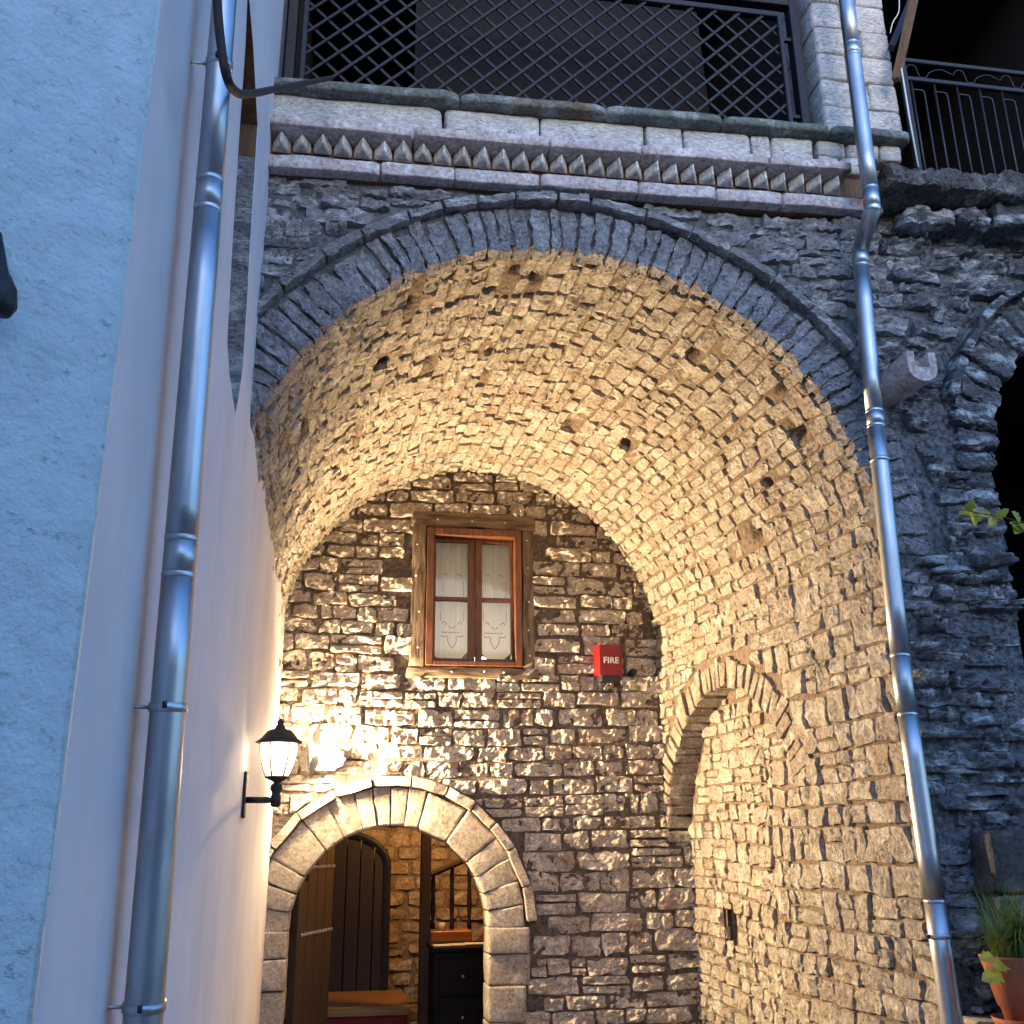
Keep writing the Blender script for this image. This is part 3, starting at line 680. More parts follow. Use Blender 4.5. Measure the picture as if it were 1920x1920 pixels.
# platform step with red carpet in front
s0 = at(605, 1850, 1, 8.3); e0 = at(608, 1890, 1, 7.55); e1 = at(768, 1885, 1, 7.55); zst = e0[2]
st_ = empty('wooden_step', (.4, 7.9, 0), 'broad wooden step below the inner door', 'step')
part('tread', bbox(e0[0]-.35, e1[0], 7.55, 8.41, zst-.06, zst, .006), MAT['wood_step'], st_)
part('riser', box(e0[0]-.34, e1[0]-.01, 7.58, 8.40, 0.0, zst-.061), MAT['red_carpet'], st_)
# chest with papers
ca, cb = at(815, 1776, 1, 6.9), at(940, 1776, 1, 6.9); ctop = ca[2]
ch = empty('drawer_chest', (ca[0]+.2, 7.1, 0), 'black chest of drawers inside the doorway', 'chest')
part('carcass', bbox(ca[0], cb[0]+.2, 6.92, 7.35, 0, ctop-.03, .006), MAT['black_lac'], ch); part('top', bbox(ca[0]-.015, cb[0]+.21, 6.89, 7.36, ctop-.03, ctop, .005), MAT['black_lac'], ch)
zz = ctop-.07
for k in range(4):
    dr = part('drawer', bbox(ca[0]+.03, cb[0]+.17, 6.902, 6.925, zz-.21, zz, .005), MAT['black_lac'], ch)
    for fx in (.35, .72):
        V, F = lathe([(.004, 0), (.012, .01), (.012, .02), (.003, .026)], 10); V = np.c_[V[:, 0], -V[:, 2], V[:, 1]]+np.array([ca[0]+.03+(cb[0]-ca[0]+.14)*fx*.75, 6.902, zz-.1]); part('knob', (V, F), MAT['brass'], dr, True)
    zz -= .23
rr = np.random.RandomState(3)
for k in range(3):
    x = ca[0]+.04+k*.1; V, F = box(-.1, .1, -.07, .07, 0, .002); cth = rr.uniform(-.3, .3)
    V = np.c_[V[:, 0]*math.cos(cth)-V[:, 1]*math.sin(cth)+x+.06, V[:, 0]*math.sin(cth)+V[:, 1]*math.cos(cth)+7.02, V[:, 2]+ctop+.001+.003*k]
    tag(mesh_obj('paper_sheet', V, F, MAT['paper'], None, False), 'loose white paper sheet lying on the black drawer chest', 'paper', 'papers on the chest')
# orange box
b0, b1 = at(808, 1765, 1, 7.6), at(885, 1745, 1, 7.6)
part_o = part('wooden_box', bbox(b0[0], b1[0], 7.6, 7.85, b0[2]-.10, b1[2], .005), MAT['wood_box'], None); tag(part_o, 'orange wooden box on a ledge behind the drawer chest', 'box')
V, F = bbox(b0[0]-.02, b1[0]+.5, 7.5, 8.2, 0, b0[2]-.101, .006); tag(mesh_obj('side_table', V, F, MAT['wood_dark'], None, False), 'dark low cabinet behind the drawer chest', 'cabinet')
g0 = at(828, 1742, 1, 7.65); V, F = lathe([(.02, 0), (.026, .005), (.026, .045), (.022, .05)], 12, (g0[0], 7.65, b1[2]+.001)); tag(mesh_obj('small_cup', V, F, MAT['paper']), 'small white cup on the orange wooden box', 'cup')
# stair rail: newel, handrail, balusters
n0 = at(797, 1700, 1, 7.4); stair = empty('stair_rail', (n0[0], 7.4, 0), 'dark wooden stair rail with turned balusters and tall newel post', 'railing')
part('newel_post', bbox(n0[0]-.035, n0[0]+.035, 7.37, 7.44, 0, 2.6, .005), MAT['wood_door'], stair)
h0, h1 = at(803, 1640, 1, 7.45), at(900, 1600, 1, 8.0); V, F = tube([h0, (h0+h1)/2, h1], .025, 8); part('handrail', (V, F), MAT['wood_door'], stair)
for px in (812, 846, 879):
    t = (px-803)/97; top = h0+(h1-h0)*t; bt = at(px, 1742, 1, top[1]); hh = top[2]-bt[2]
    V, F = lathe([(.016, 0), (.016, hh*.1), (.011, hh*.14), (.019, hh*.35), (.013, hh*.6), (.017, hh*.8), (.013, hh*.9), (.013, hh)], 10, (top[0], top[1], bt[2])); part('baluster', (V, F), MAT['wood_dark'], stair, True)
V, F = lathe([(.01, .16), (.03, .15), (.05, .08), (.05, .04), (.03, 0), (.005, -.01)], 14, (.75, 7.3, 2.38))
pl_ = tag(mesh_obj('ceiling_lamp', V, F, emit_mat('bulb_glow', (1.0, .50, .15), 120)), 'warm globe lamp hanging under the ceiling of the room', 'lamp')

# ------------------------------------------------------------------ facade
fac = empty('facade_wall', (.8, YF, 0), 'grey weathered stone facade over the passage arch with toothed cornice', 'wall')
FCX, FCZ, FR, FO = .79, 2.80, 1.28, 1.468
RCX, RCZ, RR, RO = 3.34, 3.20, .77, .96                      # neighbouring arch
def ff(U, Z):
    w = .02*vnoise(np.stack([U, Z*0+8, Z], -1), 1.9)
    return np.stack([U, YF-w, Z], -1), np.stack([U*0, U*0-1, U*0], -1)
farch = lambda x: FCZ+math.sqrt(max((FR+.012)**2-(x-FCX)**2, 0)); rarch = lambda x: RCZ+math.sqrt(max((RR+.05)**2-(x-RCX)**2, 0))
JX = FCX+FR
ZT = 4.32
sheet([(XW-.05, JX+.0115, farch, c0(ZT), 60)], YF, 24, ff, 'mortar_bed', MAT['mortar_grey'], fac)
sheet([(JX+.008, RCX-RR, c0(0), c0(ZT+.05), 14), (RCX-RR, RCX+.3, rarch, c0(ZT+.05), 24)], YF, 70, ff, 'mortar_bed', MAT['mortar_dark'], fac)
def push_f(U, Z):
    for cx, cz, ro in ((FCX, FCZ, FO+.06), (RCX, RCZ, RO+.045)):
        r = np.sqrt((U-cx)**2+np.maximum(Z-cz, 0)**2); bad = (Z > cz) & (r < ro); k = np.where(bad, ro/np.maximum(r, .1), 1)
        U = np.where(bad, cx+(U-cx)*k, U); Z = np.where(bad, cz+(Z-cz)*k, Z)
    U = np.where((Z <= FCZ) & (U < JX) & (U > 1.2), JX, U); U = np.where((Z <= RCZ) & (U > RCX-RR), RCX-RR, U)
    return U, Z
rng = np.random.RandomState(31); ig = []; idk = []
for (a_, b_, c_, d_) in courses(rng, XW-.03, 3.35, .9, 4.42, (.032, .075), (.09, .30), .15, .012):
    uc, zc_ = (a_+b_)/2, (c_+d_)/2
    if zc_ > FCZ and math.hypot(uc-FCX, zc_-FCZ) < FO+.06: continue
    if zc_ <= FCZ and uc < JX+.02: continue
    if zc_ > RCZ and math.hypot(uc-RCX, zc_-RCZ) < RO+.045: continue
    if zc_ <= RCZ and uc > RCX-RR-.02: continue
    if uc < 2.15 and d_ > 4.33: continue
    if rng.rand() < (.03 if uc < 2.0 else .04): continue
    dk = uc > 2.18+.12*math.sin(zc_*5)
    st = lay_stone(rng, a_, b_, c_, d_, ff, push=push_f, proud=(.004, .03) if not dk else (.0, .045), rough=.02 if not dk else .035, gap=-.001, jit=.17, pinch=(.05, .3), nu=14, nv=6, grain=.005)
    if st: (idk if dk else ig).append(st)
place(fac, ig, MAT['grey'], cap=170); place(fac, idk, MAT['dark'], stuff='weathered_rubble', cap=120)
def fpt(cx, cz, y):
    return lambda an, r, d: (cx+r*math.cos(an), y+d, cz+r*math.sin(an))
VOUS_M = stone_mat('arch_limestone', (.38, .37, .39), (.19, .185, .19), (.58, .57, .58), patch=(.5, .68), pits=.5, bstr=1.0, bdist=.02)
fp = fpt(FCX, FCZ, YF); an = .0
while an < math.radians(163):
    da = rng.uniform(.038, .064)
    V, F = wedge(fp, an+.0045, an+da-.0045, FR-.012+rng.uniform(-.012, .008), FO+rng.uniform(-.03, .0), -.010-rng.uniform(0, .018), .05+rng.uniform(0, .012), rng, rough=.012, rnd=.05, ns=(6, 14, 4), grain=.004)
    mesh_obj('voussoir', V, F, VOUS_M, fac, False); an += da
an = math.radians(28)
while an < math.radians(160):
    da = rng.uniform(.09, .17)
    V, F = wedge(fp, an+.003, an+da-.003, FO+.002, FO+.038+rng.uniform(-.006, .006), -.058-rng.uniform(0, .012), .03, rng, rough=.006, rnd=.035, ns=(10, 4, 4), grain=.003)
    mesh_obj('hood_slab', V, F, MAT['grey'], fac, False); an += da
rp = fpt(RCX, RCZ, YF); an = math.radians(95)
while an < math.pi:
    da = rng.uniform(.07, .12)
    V, F = wedge(rp, an+.006, an+da-.006, RR-.01+rng.uniform(-.015, .015), RO+rng.uniform(-.04, 0), -.03-rng.uniform(0, .03), .25, rng, rough=.014, rnd=.06, ns=(6, 12, 6), grain=.005)
    mesh_obj('voussoir', V, F, MAT['dark'], fac, False); an += da
an = math.radians(95)
while an < math.radians(152):
    da = rng.uniform(.14, .24)
    V, F = wedge(rp, an+.004, an+da-.004, RO+.004, RO+.04, -.075-rng.uniform(0, .02), .03, rng, rough=.012, rnd=.09, ns=(5, 3, 3)); mesh_obj('hood_slab', V, F, MAT['dark'], fac, False); an += da
# cornice; everything climbs slightly to the right like the real one
def cz_(x): return .017*(x+.42)
def crow(name, cuts, y0, y1, z0, z1, mat, rough=.004, rnd=.05, ns=(6, 3, 3), gap=.003):
    for xa, xb in zip(cuts[:-1], cuts[1:]):
        C = [[[(x, y, z+cz_(x)) for z in (z0, z1)] for y in (y0-rng.uniform(0, .006), y1)] for x in (xa+gap, xb-gap)]
        V, F = block(C, rng, ns=ns, rough=rough, rnd=rnd); mesh_obj(name, V, F, MAT[mat], fac)
def cutlist(x0, x1, a, b):
    c = [x0]
    while c[-1] < x1-b: c.append(c[-1]+rng.uniform(a, b))
    return c+[x1]
crow('cornice_slab', cutlist(XW-.02, 2.22, .28, .5), 3.525, 3.64, 4.303, 4.362, 'cornice')
for k in range(30):
    xa = XW+.004+k*.0818; xb = xa+.0765; xc = (xa+xb)/2+rng.uniform(-.004, .004); z0, z1 = 4.404+cz_(xc)+rng.uniform(-.005, .005), 4.459+cz_(xc); ya = 3.497+rng.uniform(-.008, .008); yb2 = 3.575
    V = np.array([(xa, yb2, z0), (xc, ya, z0), (xb, yb2, z0), (xa, yb2, z1), (xc, ya, z1), (xb, yb2, z1)]); Fc = [(0, 2, 1), (3, 4, 5), (0, 1, 4, 3), (1, 2, 5, 4), (2, 0, 3, 5)]
    bm = bmesh.new(); vs = [bm.verts.new(v) for v in V]; [bm.faces.new([vs[i] for i in f]) for f in Fc]; bmesh.ops.bevel(bm, geom=list(bm.edges), offset=.006, segments=1, affect='EDGES'); bm.verts.ensure_lookup_table()
    mesh_obj('cornice_tooth', [v.co[:] for v in bm.verts], [[v.index for v in f.verts] for f in bm.faces], MAT['tooth'], fac, False); bm.free()
V, F = box(XW-.03, 2.5, 3.58, 3.66, 4.30, 4.56); V[:, 2] += np.array([cz_(x) for x in V[:, 0]]); mesh_obj('cornice_core', V, F, MAT['brownplank'], fac, False)
crow('cornice_slab', cutlist(XW-.02, 2.06, .35, .6), 3.468, 3.60, 4.460, 4.505, 'cornice')
crow('ashlar_block', [XW-.02, .29, .70, 1.16, 1.33, 1.64, 1.735, 1.93], 3.55, 3.75, 4.508, 4.668, 'ashlar', .005, .03, (6, 3, 4), .006)
crow('ashlar_block', [1.95, 2.05, 2.16], 3.55, 3.75, 4.508, 4.588, 'ashlar', .008, .06, (4, 3, 3), .005); crow('ashlar_block', [1.95, 2.09, 2.25, 2.36], 3.55, 3.75, 4.592, 4.668, 'ashlar', .008, .06, (4, 3, 3), .005)
crow('sill_slab', [XW-.02, .35, .98, 1.5, 2.0, 2.38], 3.49, 3.80, 4.672, 4.712, 'sill', .004, .07, (6, 3, 3))

# stone pier beside the lattice ---------------------------------------------------------
pier = empty('stone_pier', (2.19, 3.7, 4.75), 'pier of tooled white stone blocks between the lattice screen and the balcony', 'pier')
z = 4.760; k = 0
while z < 6.2:
    h = .15; xm_ = 2.21 if k % 2 else None
    for xa, xb in ([(2.012, 2.376)] if False else ([(2.012, 2.235), (2.241, 2.376)] if k % 2 else [(2.012, 2.145), (2.151, 2.376)])):
        V, F = rblock(xa, xb, 3.55-rng.uniform(0, .005), 3.92, z+.003, z+h-.003, rng, rough=.005, rnd=.025, ns=(4, 3, 4)); mesh_obj('pier_block', V, F, MAT['ashlar'], pier)
    z += h; k += 1
V, F = box(2.02, 2.37, 3.565, 3.9, 4.72, 6.2); mesh_obj('pier_core', V, F, MAT['brownplank'], pier, False)

# lattice screen --------------------------------------------------------------------------
lat = empty('lattice_screen', (.8, 3.62, 4.75), 'dark metal lattice screen of crossed bars in the loggia opening', 'screen')
LAT_M = plain_mat('lattice_paint', (.015, .014, .020), .5, .1, nscale=50, bstr=.3, bdist=.002, col2=(.010, .008, .009)); LX0, LX1, LZ0, LZ1 = -.30, 1.86, 4.74, 5.45
def barbox(a_, b_, w, y0, y1):
    a_, b_ = np.array(a_), np.array(b_); d = (b_-a_)/np.linalg.norm(b_-a_); n = np.array([-d[1], d[0]])*w/2
    c = [a_-n, b_-n, b_+n, a_+n]; V = np.array([(p[0], y, p[1]) for y in (y0, y1) for p in c]); return V, [(0, 1, 2, 3), (7, 6, 5, 4), (0, 4, 5, 1), (1, 5, 6, 2), (2, 6, 7, 3), (3, 7, 4, 0)]
for s, y in ((1, 3.612), (-1, 3.622)):
    c = (LX0-(LZ1-LZ0) if s > 0 else LX0)+.04
    while c < (LX1 if s > 0 else LX1+(LZ1-LZ0)):
        if s > 0: t0, t1 = max(LX0, c), min(LX1, c+LZ1-LZ0); pa, pb = (t0, LZ0+t0-c), (t1, LZ0+t1-c)
        else: t0, t1 = max(LX0, c-(LZ1-LZ0)), min(LX1, c); pa, pb = (t0, LZ0+c-t0), (t1, LZ0+c-t1)
        if t1-t0 > .03:
            V, F = barbox(pa, pb, .012, y, y+.008); mesh_obj('lattice_bar', V, F, LAT_M, lat, False)
        c += .114
for nm, b in (('frame_rail', (LX0-.02, LX1+.02, 3.605, 3.64, LZ1, LZ1+.03)), ('frame_rail', (LX0-.02, LX1+.02, 3.605, 3.64, LZ0-.025, LZ0)), ('frame_post', (LX0-.022, LX0, 3.60, 3.645, LZ0, LZ1)), ('frame_post', (LX1, LX1+.022, 3.60, 3.645, LZ0, LZ1))):
    part(nm, bbox(*b, .003), MAT['bluepaint'], lat)
part('frame_post', bbox(1.925, 1.965, 3.60, 3.66, 4.715, 5.9, .003), MAT['bluepaint'], lat); part('frame_post', bbox(-.385, -.345, 3.60, 3.66, 4.71, 5.9, .003), MAT['iron'], lat)
for z in (4.88, 5.32): part('hinge', bbox(1.882, 1.925, 3.615, 3.635, z, z+.02, .002), MAT['iron'], lat)
part('frame_rail', bbox(-.345, 1.925, 3.60, 3.65, 5.52, 5.56, .003), MAT['iron'], lat)
# loggia room
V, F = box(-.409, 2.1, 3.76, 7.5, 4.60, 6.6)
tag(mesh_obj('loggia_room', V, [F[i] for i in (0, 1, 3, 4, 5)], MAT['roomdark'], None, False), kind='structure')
nx, nz = 30, 16; U, Tt = np.meshgrid(np.linspace(0, 1, nx+1), np.linspace(0, 1, nz+1), indexing='ij')
xr_ = 1.62-.10*(1-Tt)*0-.0; X = .18+(1.62-.18+.06*(1-Tt))*U; Z = 4.70+1.5*Tt; Yc_ = 4.02+.015*np.sin(U*9)+.01*vnoise(np.stack([U, Tt, U*0], -1), 5)
tag(mesh_obj('hanging_cloth', np.stack([X, Yc_, Z], -1).reshape(-1, 3), gf(nx, nz), MAT['panel']), 'plain dusky purple cloth hanging behind the lattice screen', 'cloth')
cu0 = empty('dotted_cushion', (.0, 3.8, 4.7), 'black cushion with white dots lying behind the lattice screen', 'cushion')
V, F = bbox(-.33, .30, 3.70, 3.90, 4.715, 4.865, .02); part('cover', (V, F), MAT['fabric'], cu0, True)
for k, (px, py) in enumerate([(552, 95), (565, 99), (600, 101), (583, 87), (615, 123), (636, 111), (631, 144), (674, 120), (691, 139), (713, 127), (669, 155), (707, 158), (768, 157), (770, 127), (730, 146)]):
    p = at(px, py, 1, 3.699); q = np.array([p[0], p[2]])
    if not (-.32 < q[0] < .29 and 4.72 < q[1] < 4.86): q = np.array([np.clip(q[0], -.31, .28), np.clip(q[1], 4.735, 4.85)])
    V, F = lathe([(.002, -.001), (.0095, -.001), (.0095, .001), (.002, .002)], 8); part('dot', (np.c_[V[:, 0]+q[0], 3.6985-V[:, 2], V[:, 1]*.85+q[1]], F), MAT['whitepr'], cu0)

# ------------------------------------------------------------------ right balcony and lower right corner
slab = empty('balcony_slab', (2.8, 3.5, 4.3), 'rough concrete balcony slab with crumbling edge over flat corbel stones', 'slab')
C = bx8(2.16, 3.6, 3.36, 3.75, 4.375, 4.475); V, F = block(C, rng, ns=(80, 10, 8), rough=.016, rnd=.03, grain=.006); mesh_obj('deck', V, F, MAT['concrete'], slab, False)
for xa, xb, za, zb, yy in ((2.28, 2.50, 4.255, 4.315, 3.47), (2.51, 2.66, 4.25, 4.32, 3.44), (2.68, 2.95, 4.26, 4.345, 3.42), (2.96, 3.2, 4.26, 4.34, 3.43)):
    V, F = rblock(xa, xb, yy, 3.7, za+.02, zb+.03, rng, rough=.014, rnd=.04, ns=(16, 8, 6), grain=.005); mesh_obj('corbel_stone', V, F, MAT['dark'], slab, False)
rail = empty('balcony_railing', (2.8, 3.5, 4.5), 'dark iron balcony railing with looped bars and a scroll band', 'railing')
ry = 3.52; zt2, zt1, zb_ = 5.185, 5.08, 4.485
for z in (zt2, zt1): part('top_rail', bbox(2.395, 3.6, ry-.012, ry+.012, z-.011, z+.011, .003), MAT['bluepaint'], rail)
x = 2.44; k = 0
while x < 3.5:
    V, F = tube([(x, ry, zb_-.02), (x, ry, 4.8), (x, ry, zt1)], .0055, 6); part('bar', (V, F), MAT['bluepaint'], rail, True)
    pth = [(x, ry, zt1-.055), (x+.045, ry, zt1-.055), (x+.058, ry, zt1-.075), (x+.058, ry, 4.9), (x+.058, ry, 4.6), (x+.07, ry, 4.565), (x+.112, ry, 4.56)]
    V, F = tube(smoothpath(pth, 4), .0045, 6); part('loop_bar', (V, F), MAT['bluepaint'], rail, True); x += .114; k += 1
x = 2.42
while x < 3.5:
    zc_ = (zt1+zt2)/2; pth = [(x, ry, zc_), (x+.02, ry, zc_+.03), (x+.05, ry, zc_+.03), (x+.06, ry, zc_), (x+.07, ry, zc_-.03), (x+.1, ry, zc_-.03), (x+.12, ry, zc_), (x+.18, ry, zc_+.025), (x+.24, ry, zc_)]
    V, F = tube(smoothpath(pth, 4), .003, 5); part('scroll', (V, F), MAT['bluepaint'], rail, True); x += .24
part('post', bbox(2.395, 2.42, ry-.015, ry+.015, zb_-.02, 5.2, .003), MAT['iron'], rail)
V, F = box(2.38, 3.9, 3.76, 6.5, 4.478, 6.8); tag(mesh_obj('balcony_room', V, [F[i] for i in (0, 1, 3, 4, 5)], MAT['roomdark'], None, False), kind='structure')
a_, b_ = at(1680, 150, 1, 3.46), at(1722, -40, 1, 3.40)
brace = empty('timber_brace', tuple(a_), 'rusty brown diagonal brace above the balcony railing', 'brace'); V, F = tube([a_, (a_+b_)/2, b_], .022, 4); part('strut', (V, F), MAT['brownplank'], brace)
V, F = tube([at(1671, 90, 1, 3.49), at(1700, 20, 1, 3.62), at(1722, -40, 1, 3.75)], .02, 4); part('strut', (V, F), MAT['wood_dark'], brace)
V, F = tube([at(1690, 128, 1, 3.44), at(1705, 220, 1, 3.44), at(1722, 313, 1, 3.44)], .004, 6); tag(mesh_obj('white_cable', V, F, MAT['white_cable']), 'thin straight white cable running down past the balcony railing', 'cable')
V, F = tube(smoothpath([at(1686, -10, 1, 3.44), at(1685, 22, 1, 3.44), at(1674, 42, 1, 3.44), at(1669, 62, 1, 3.45)], 6), .0025, 5); tag(mesh_obj('loose_wire', V, F, MAT['white_cable']), 'thin curling wire hanging beside the stone pier', 'wire')
# chair on the balcony
chx, chy = 3.02, 4.3; bc = empty('balcony_chair', (chx, chy, 4.478), 'pale painted wooden chair standing in the dark balcony', 'chair')
for dx in (-.2, .2):
    for dy in (-.2, .2): part('leg', bbox(chx+dx-.02, chx+dx+.02, chy+dy-.02, chy+dy+.02, 4.478, 4.93 if dy < 0 else 5.4, .003), MAT['bluepaint'], bc)
part('seat', bbox(chx-.23, chx+.23, chy-.23, chy+.23, 4.93, 4.96, .005), MAT['bluepaint'], bc); part('backrest', bbox(chx-.18, chx+.18, chy+.19, chy+.21, 5.15, 5.38, .005), MAT['bluepaint'], bc)
# right arch darkness
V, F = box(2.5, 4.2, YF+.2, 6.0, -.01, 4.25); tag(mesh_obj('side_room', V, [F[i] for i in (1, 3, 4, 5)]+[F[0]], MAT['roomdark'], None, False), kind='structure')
V, F = box(RCX-RR-.01, RCX-RR+.02, YF+.004, YF+.21, 0, RCZ)
jm = np.random.RandomState(77); z = .9
while z < RCZ:
    h = jm.uniform(.1, .2); V, F = rblock(RCX-RR-.12, RCX-RR+.012, YF+.0, YF+.24, z+.004, min(z+h, RCZ)-.004, jm, rough=.014, rnd=.06); mesh_obj('jamb_block', V, F, MAT['dark'], fac); z += h
# stone spout
sp = empty('stone_spout', (2.24, YF, 3.62), 'pale pink carved stone water spout projecting from the facade between two arches', 'spout')
s0 = at(1725, 690, 1, 3.40); ang = np.linspace(math.pi, 2*math.pi, 9); w, d_ = .062, .075
outer = [(-w, .055)]+[(w*math.cos(t), -.02+d_*math.sin(t)*.7) for t in ang]+[(w, .055)]; inn = [(w*.5, .055), (w*.5, -.012), (-w*.5, -.012), (-w*.5, .055)]
ring = outer+inn; ctr0 = np.array([s0[0]+.01, 3.395, s0[2]+.015]); ctr1 = np.array([s0[0]-.045, YF+.03, s0[2]-.02]); n = len(ring)
V = np.array([(c[0]+p[0]*k, c[1], c[2]+p[1]*k) for c, k in ((ctr0, 1.0), (ctr1, .95)) for p in ring]); F = [(i, (i+1) % n, n+(i+1) % n, n+i) for i in range(n)]
bm = bmesh.new(); vs = [bm.verts.new(v) for v in V]; [bm.faces.new([vs[i] for i in f]) for f in F]; [bm.faces.new([vs[i] for i in f]) for f in ((14, 13, 1, 0), (13, 12, 9, 8, 7, 6, 5, 4, 3, 2, 1), (12, 11, 10, 9))]; bmesh.ops.recalc_face_normals(bm, faces=bm.faces); bm.verts.ensure_lookup_table()
pink = stone_mat('pink_stone', (.52, .43, .40), (.48, .38, .35), (.58, .52, .5), pits=.25, bstr=.6, bdist=.004, rust=(.40, .24, .15))
q0_, q1_ = ctr0+(ctr1-ctr0)*.22, ctr0+(ctr1-ctr0)*.95; V = np.array([(c_[0]+sx_*w*.51, c_[1], c_[2]+zz_) for c_ in (q0_, q1_) for sx_, zz_ in ((-1, -.02), (1, -.02), (1, .05), (-1, .05))]); mesh_obj('trough_back', V, [(0, 1, 2, 3), (7, 6, 5, 4), (0, 4, 5, 1), (1, 5, 6, 2), (2, 6, 7, 3), (3, 7, 4, 0)], pink, sp, False)
mesh_obj('trough', [v.co[:] for v in bm.verts], [[v.index for v in f.verts] for f in bm.faces], pink, sp, False); bm.free()
# ledge, pillar blocks, pot
lz_ = 1.165
ledge = empty('stone_ledge', (2.5, 3.3, 0), 'low stone ledge carrying the flower pot beside the downpipe', 'ledge')
for xa, xb in ((2.085, 2.5), (2.505, 3.0)):
    V, F = rblock(xa, xb, 3.05, 3.60, lz_-.07, lz_, rng, rough=.005, rnd=.03, ns=(6, 6, 3)); mesh_obj('coping', V, F, MAT['dressed'], ledge)
z = 0
while z < lz_-.08:
    x = 2.10
    h = min(.17, lz_-.073-z)
    while x < 2.98:
        w = rng.uniform(.2, .34); V, F = rblock(x+.004, min(x+w, 3.0)-.004, 3.08+rng.uniform(0, .015), 3.5, z+.004, z+h-.004, rng, rough=.01, rnd=.06, ns=(4, 3, 4)); mesh_obj('ledge_block', V, F, MAT['dark'], ledge); x += w
    z += h
b0 = at(1848, 1556, 1, 3.42)
bp = empty('block_pillar', (2.4, 3.5, lz_), 'stack of large dark squared blocks behind the flower pot', 'pillar')
zs_ = [lz_+.002, 1.36, b0[2]-.21, b0[2]]; rough_dk = stone_mat('dark_block', (.10, .09, .085), (.07, .065, .06), (.14, .13, .12), pits=.3, bstr=.7, bdist=.01)
for z0, z1 in zip(zs_[:-1], zs_[1:]):
    V, F = rblock(b0[0]+rng.uniform(0, .02), 3.0, 3.42, 3.56, z0+.002, z1-.003, rng, rough=.008, rnd=.03, ns=(6, 3, 4)); mesh_obj('pillar_block', V, F, rough_dk, bp)
pc = at(1925, 1893, 1, 3.28); px_, py_, pz_ = pc[0], 3.28, lz_+.0045
pot = empty('flower_pot', (px_, py_, pz_), 'terracotta flower pot with saucer and grassy plant on the stone ledge', 'pot')
V, F = lathe([(.07, 0), (.095, .004), (.108, .03), (.103, .03), (.09, .01), (.01, .008)], 28, (px_, py_, pz_)); part('saucer', (V, F), MAT['terra'], pot, True)
V, F = lathe([(.01, .012), (.066, .012), (.075, .06), (.082, .062), (.118, .205), (.12, .21), (.105, .21), (.1, .18), (.01, .18)], 32, (px_, py_, pz_)); part('body', (V, F), MAT['terra'], pot, True)
V, F = lathe([(.099, .178), (.06, .186), (.01, .19)], 20, (px_, py_, pz_)); part('soil', (V, F), MAT['soil'], pot, True)
br = np.random.RandomState(9); mb = MB()
for k in range(800):
    a_ = br.uniform(0, 6.283); L = br.uniform(.14, .30); lean = br.uniform(.15, 1.25); r0 = br.uniform(0, .085); w = br.uniform(.0012, .0026)
    bx_, by_ = px_+r0*math.cos(a_*1.7), py_+r0*math.sin(a_*1.7); d = np.array([math.cos(a_), math.sin(a_), 0]); s = np.array([-d[1], d[0], 0]); pts = []
    for t in np.linspace(0, 1, 6):
        th = lean*t*1.3; pts.append(np.array([bx_, by_, pz_+.18])+d*L*t*math.sin(th)+np.array([0, 0, L*t*math.cos(th)]))
    V = []; F = []
    for i, p in enumerate(pts): ww = w*(1-i/5.2); V += [p-s*ww, p+s*ww]
    for i in range(5): F.append((2*i, 2*i+1, 2*i+3, 2*i+2))
    mb.add(V, F)
mb.build('grass_tuft', MAT['blade'], pot, kind='stuff')
def leaf_mesh(p, d, up, L, wd):
    d = d/np.linalg.norm(d); s = np.cross(d, up); s /= np.linalg.norm(s); n = np.cross(s, d); V = [p]; F = []
    lob = [(.0, .0), (.18, .42), (.36, .30), (.48, .5), (.66, .3), (.8, .28), (1, 0)]
    L1 = [p+d*L*t+s*wd*w+n*L*(.16*w-.18*t*t) for t, w in lob[1:-1]]; R1 = [p+d*L*t-s*wd*w+n*L*(.16*w-.18*t*t) for t, w in lob[1:-1]]; mid = [p+d*L*t-n*L*.18*t*t for t, w in lob[1:-1]]; tip = p+d*L-n*L*.2
    V = [p]+L1+R1+mid+[tip]; k = len(L1)
    F = [(0, 1+2*k, 1), (0, 1+k, 1+2*k)]
    for i in range(k-1): F += [(1+i, 1+2*k+i, 2+2*k+i, 2+i), (1+2*k+i, 1+k+i, 2+k+i, 2+2*k+i)]
    F += [(k, 3*k, 3*k+1), (3*k, 2*k, 3*k+1)]
    return np.array(V), F
for k, (px, py, L) in enumerate([(1838, 1835, .075), (1822, 1800, .05), (1850, 1815, .06)]):
    p = at(px+40, py-8, 1, 3.22); q = at(px, py, 1, 3.20); V, F = leaf_mesh(p, q-p, np.array([0, -.8, .6]), L, L*.9); part('leaf', (V, F), MAT['leaf'], pot)
vine = empty('vine_sprig', tuple(at(1960, 985, 1, 3.3)), 'yellowish green vine sprig hanging in front of the dark side arch', 'vine')
v0, v1 = at(1990, 1000, 1, 3.3), at(1800, 955, 1, 3.3); pth = smoothpath([v0, (v0*.6+v1*.4)+np.array([0, 0, .01]), v1], 8)
V, F = tube(pth, .0022, 5); part('stem', (V, F), MAT['brownplank'], vine, True)
for k in range(18):
    t = br.uniform(.05, 1); p = v0+(v1-v0)*t; d = np.array([br.uniform(-.9, .5), br.uniform(-.5, .3), br.uniform(-1.0, .55)]); L = br.uniform(.035, .075)*(1.1-.35*t)
    V, F = leaf_mesh(p, d, np.array([br.uniform(-.3, .3), -.9, .5]), L, L*.85); part('leaf', (V, F), MAT['leaf'], vine)

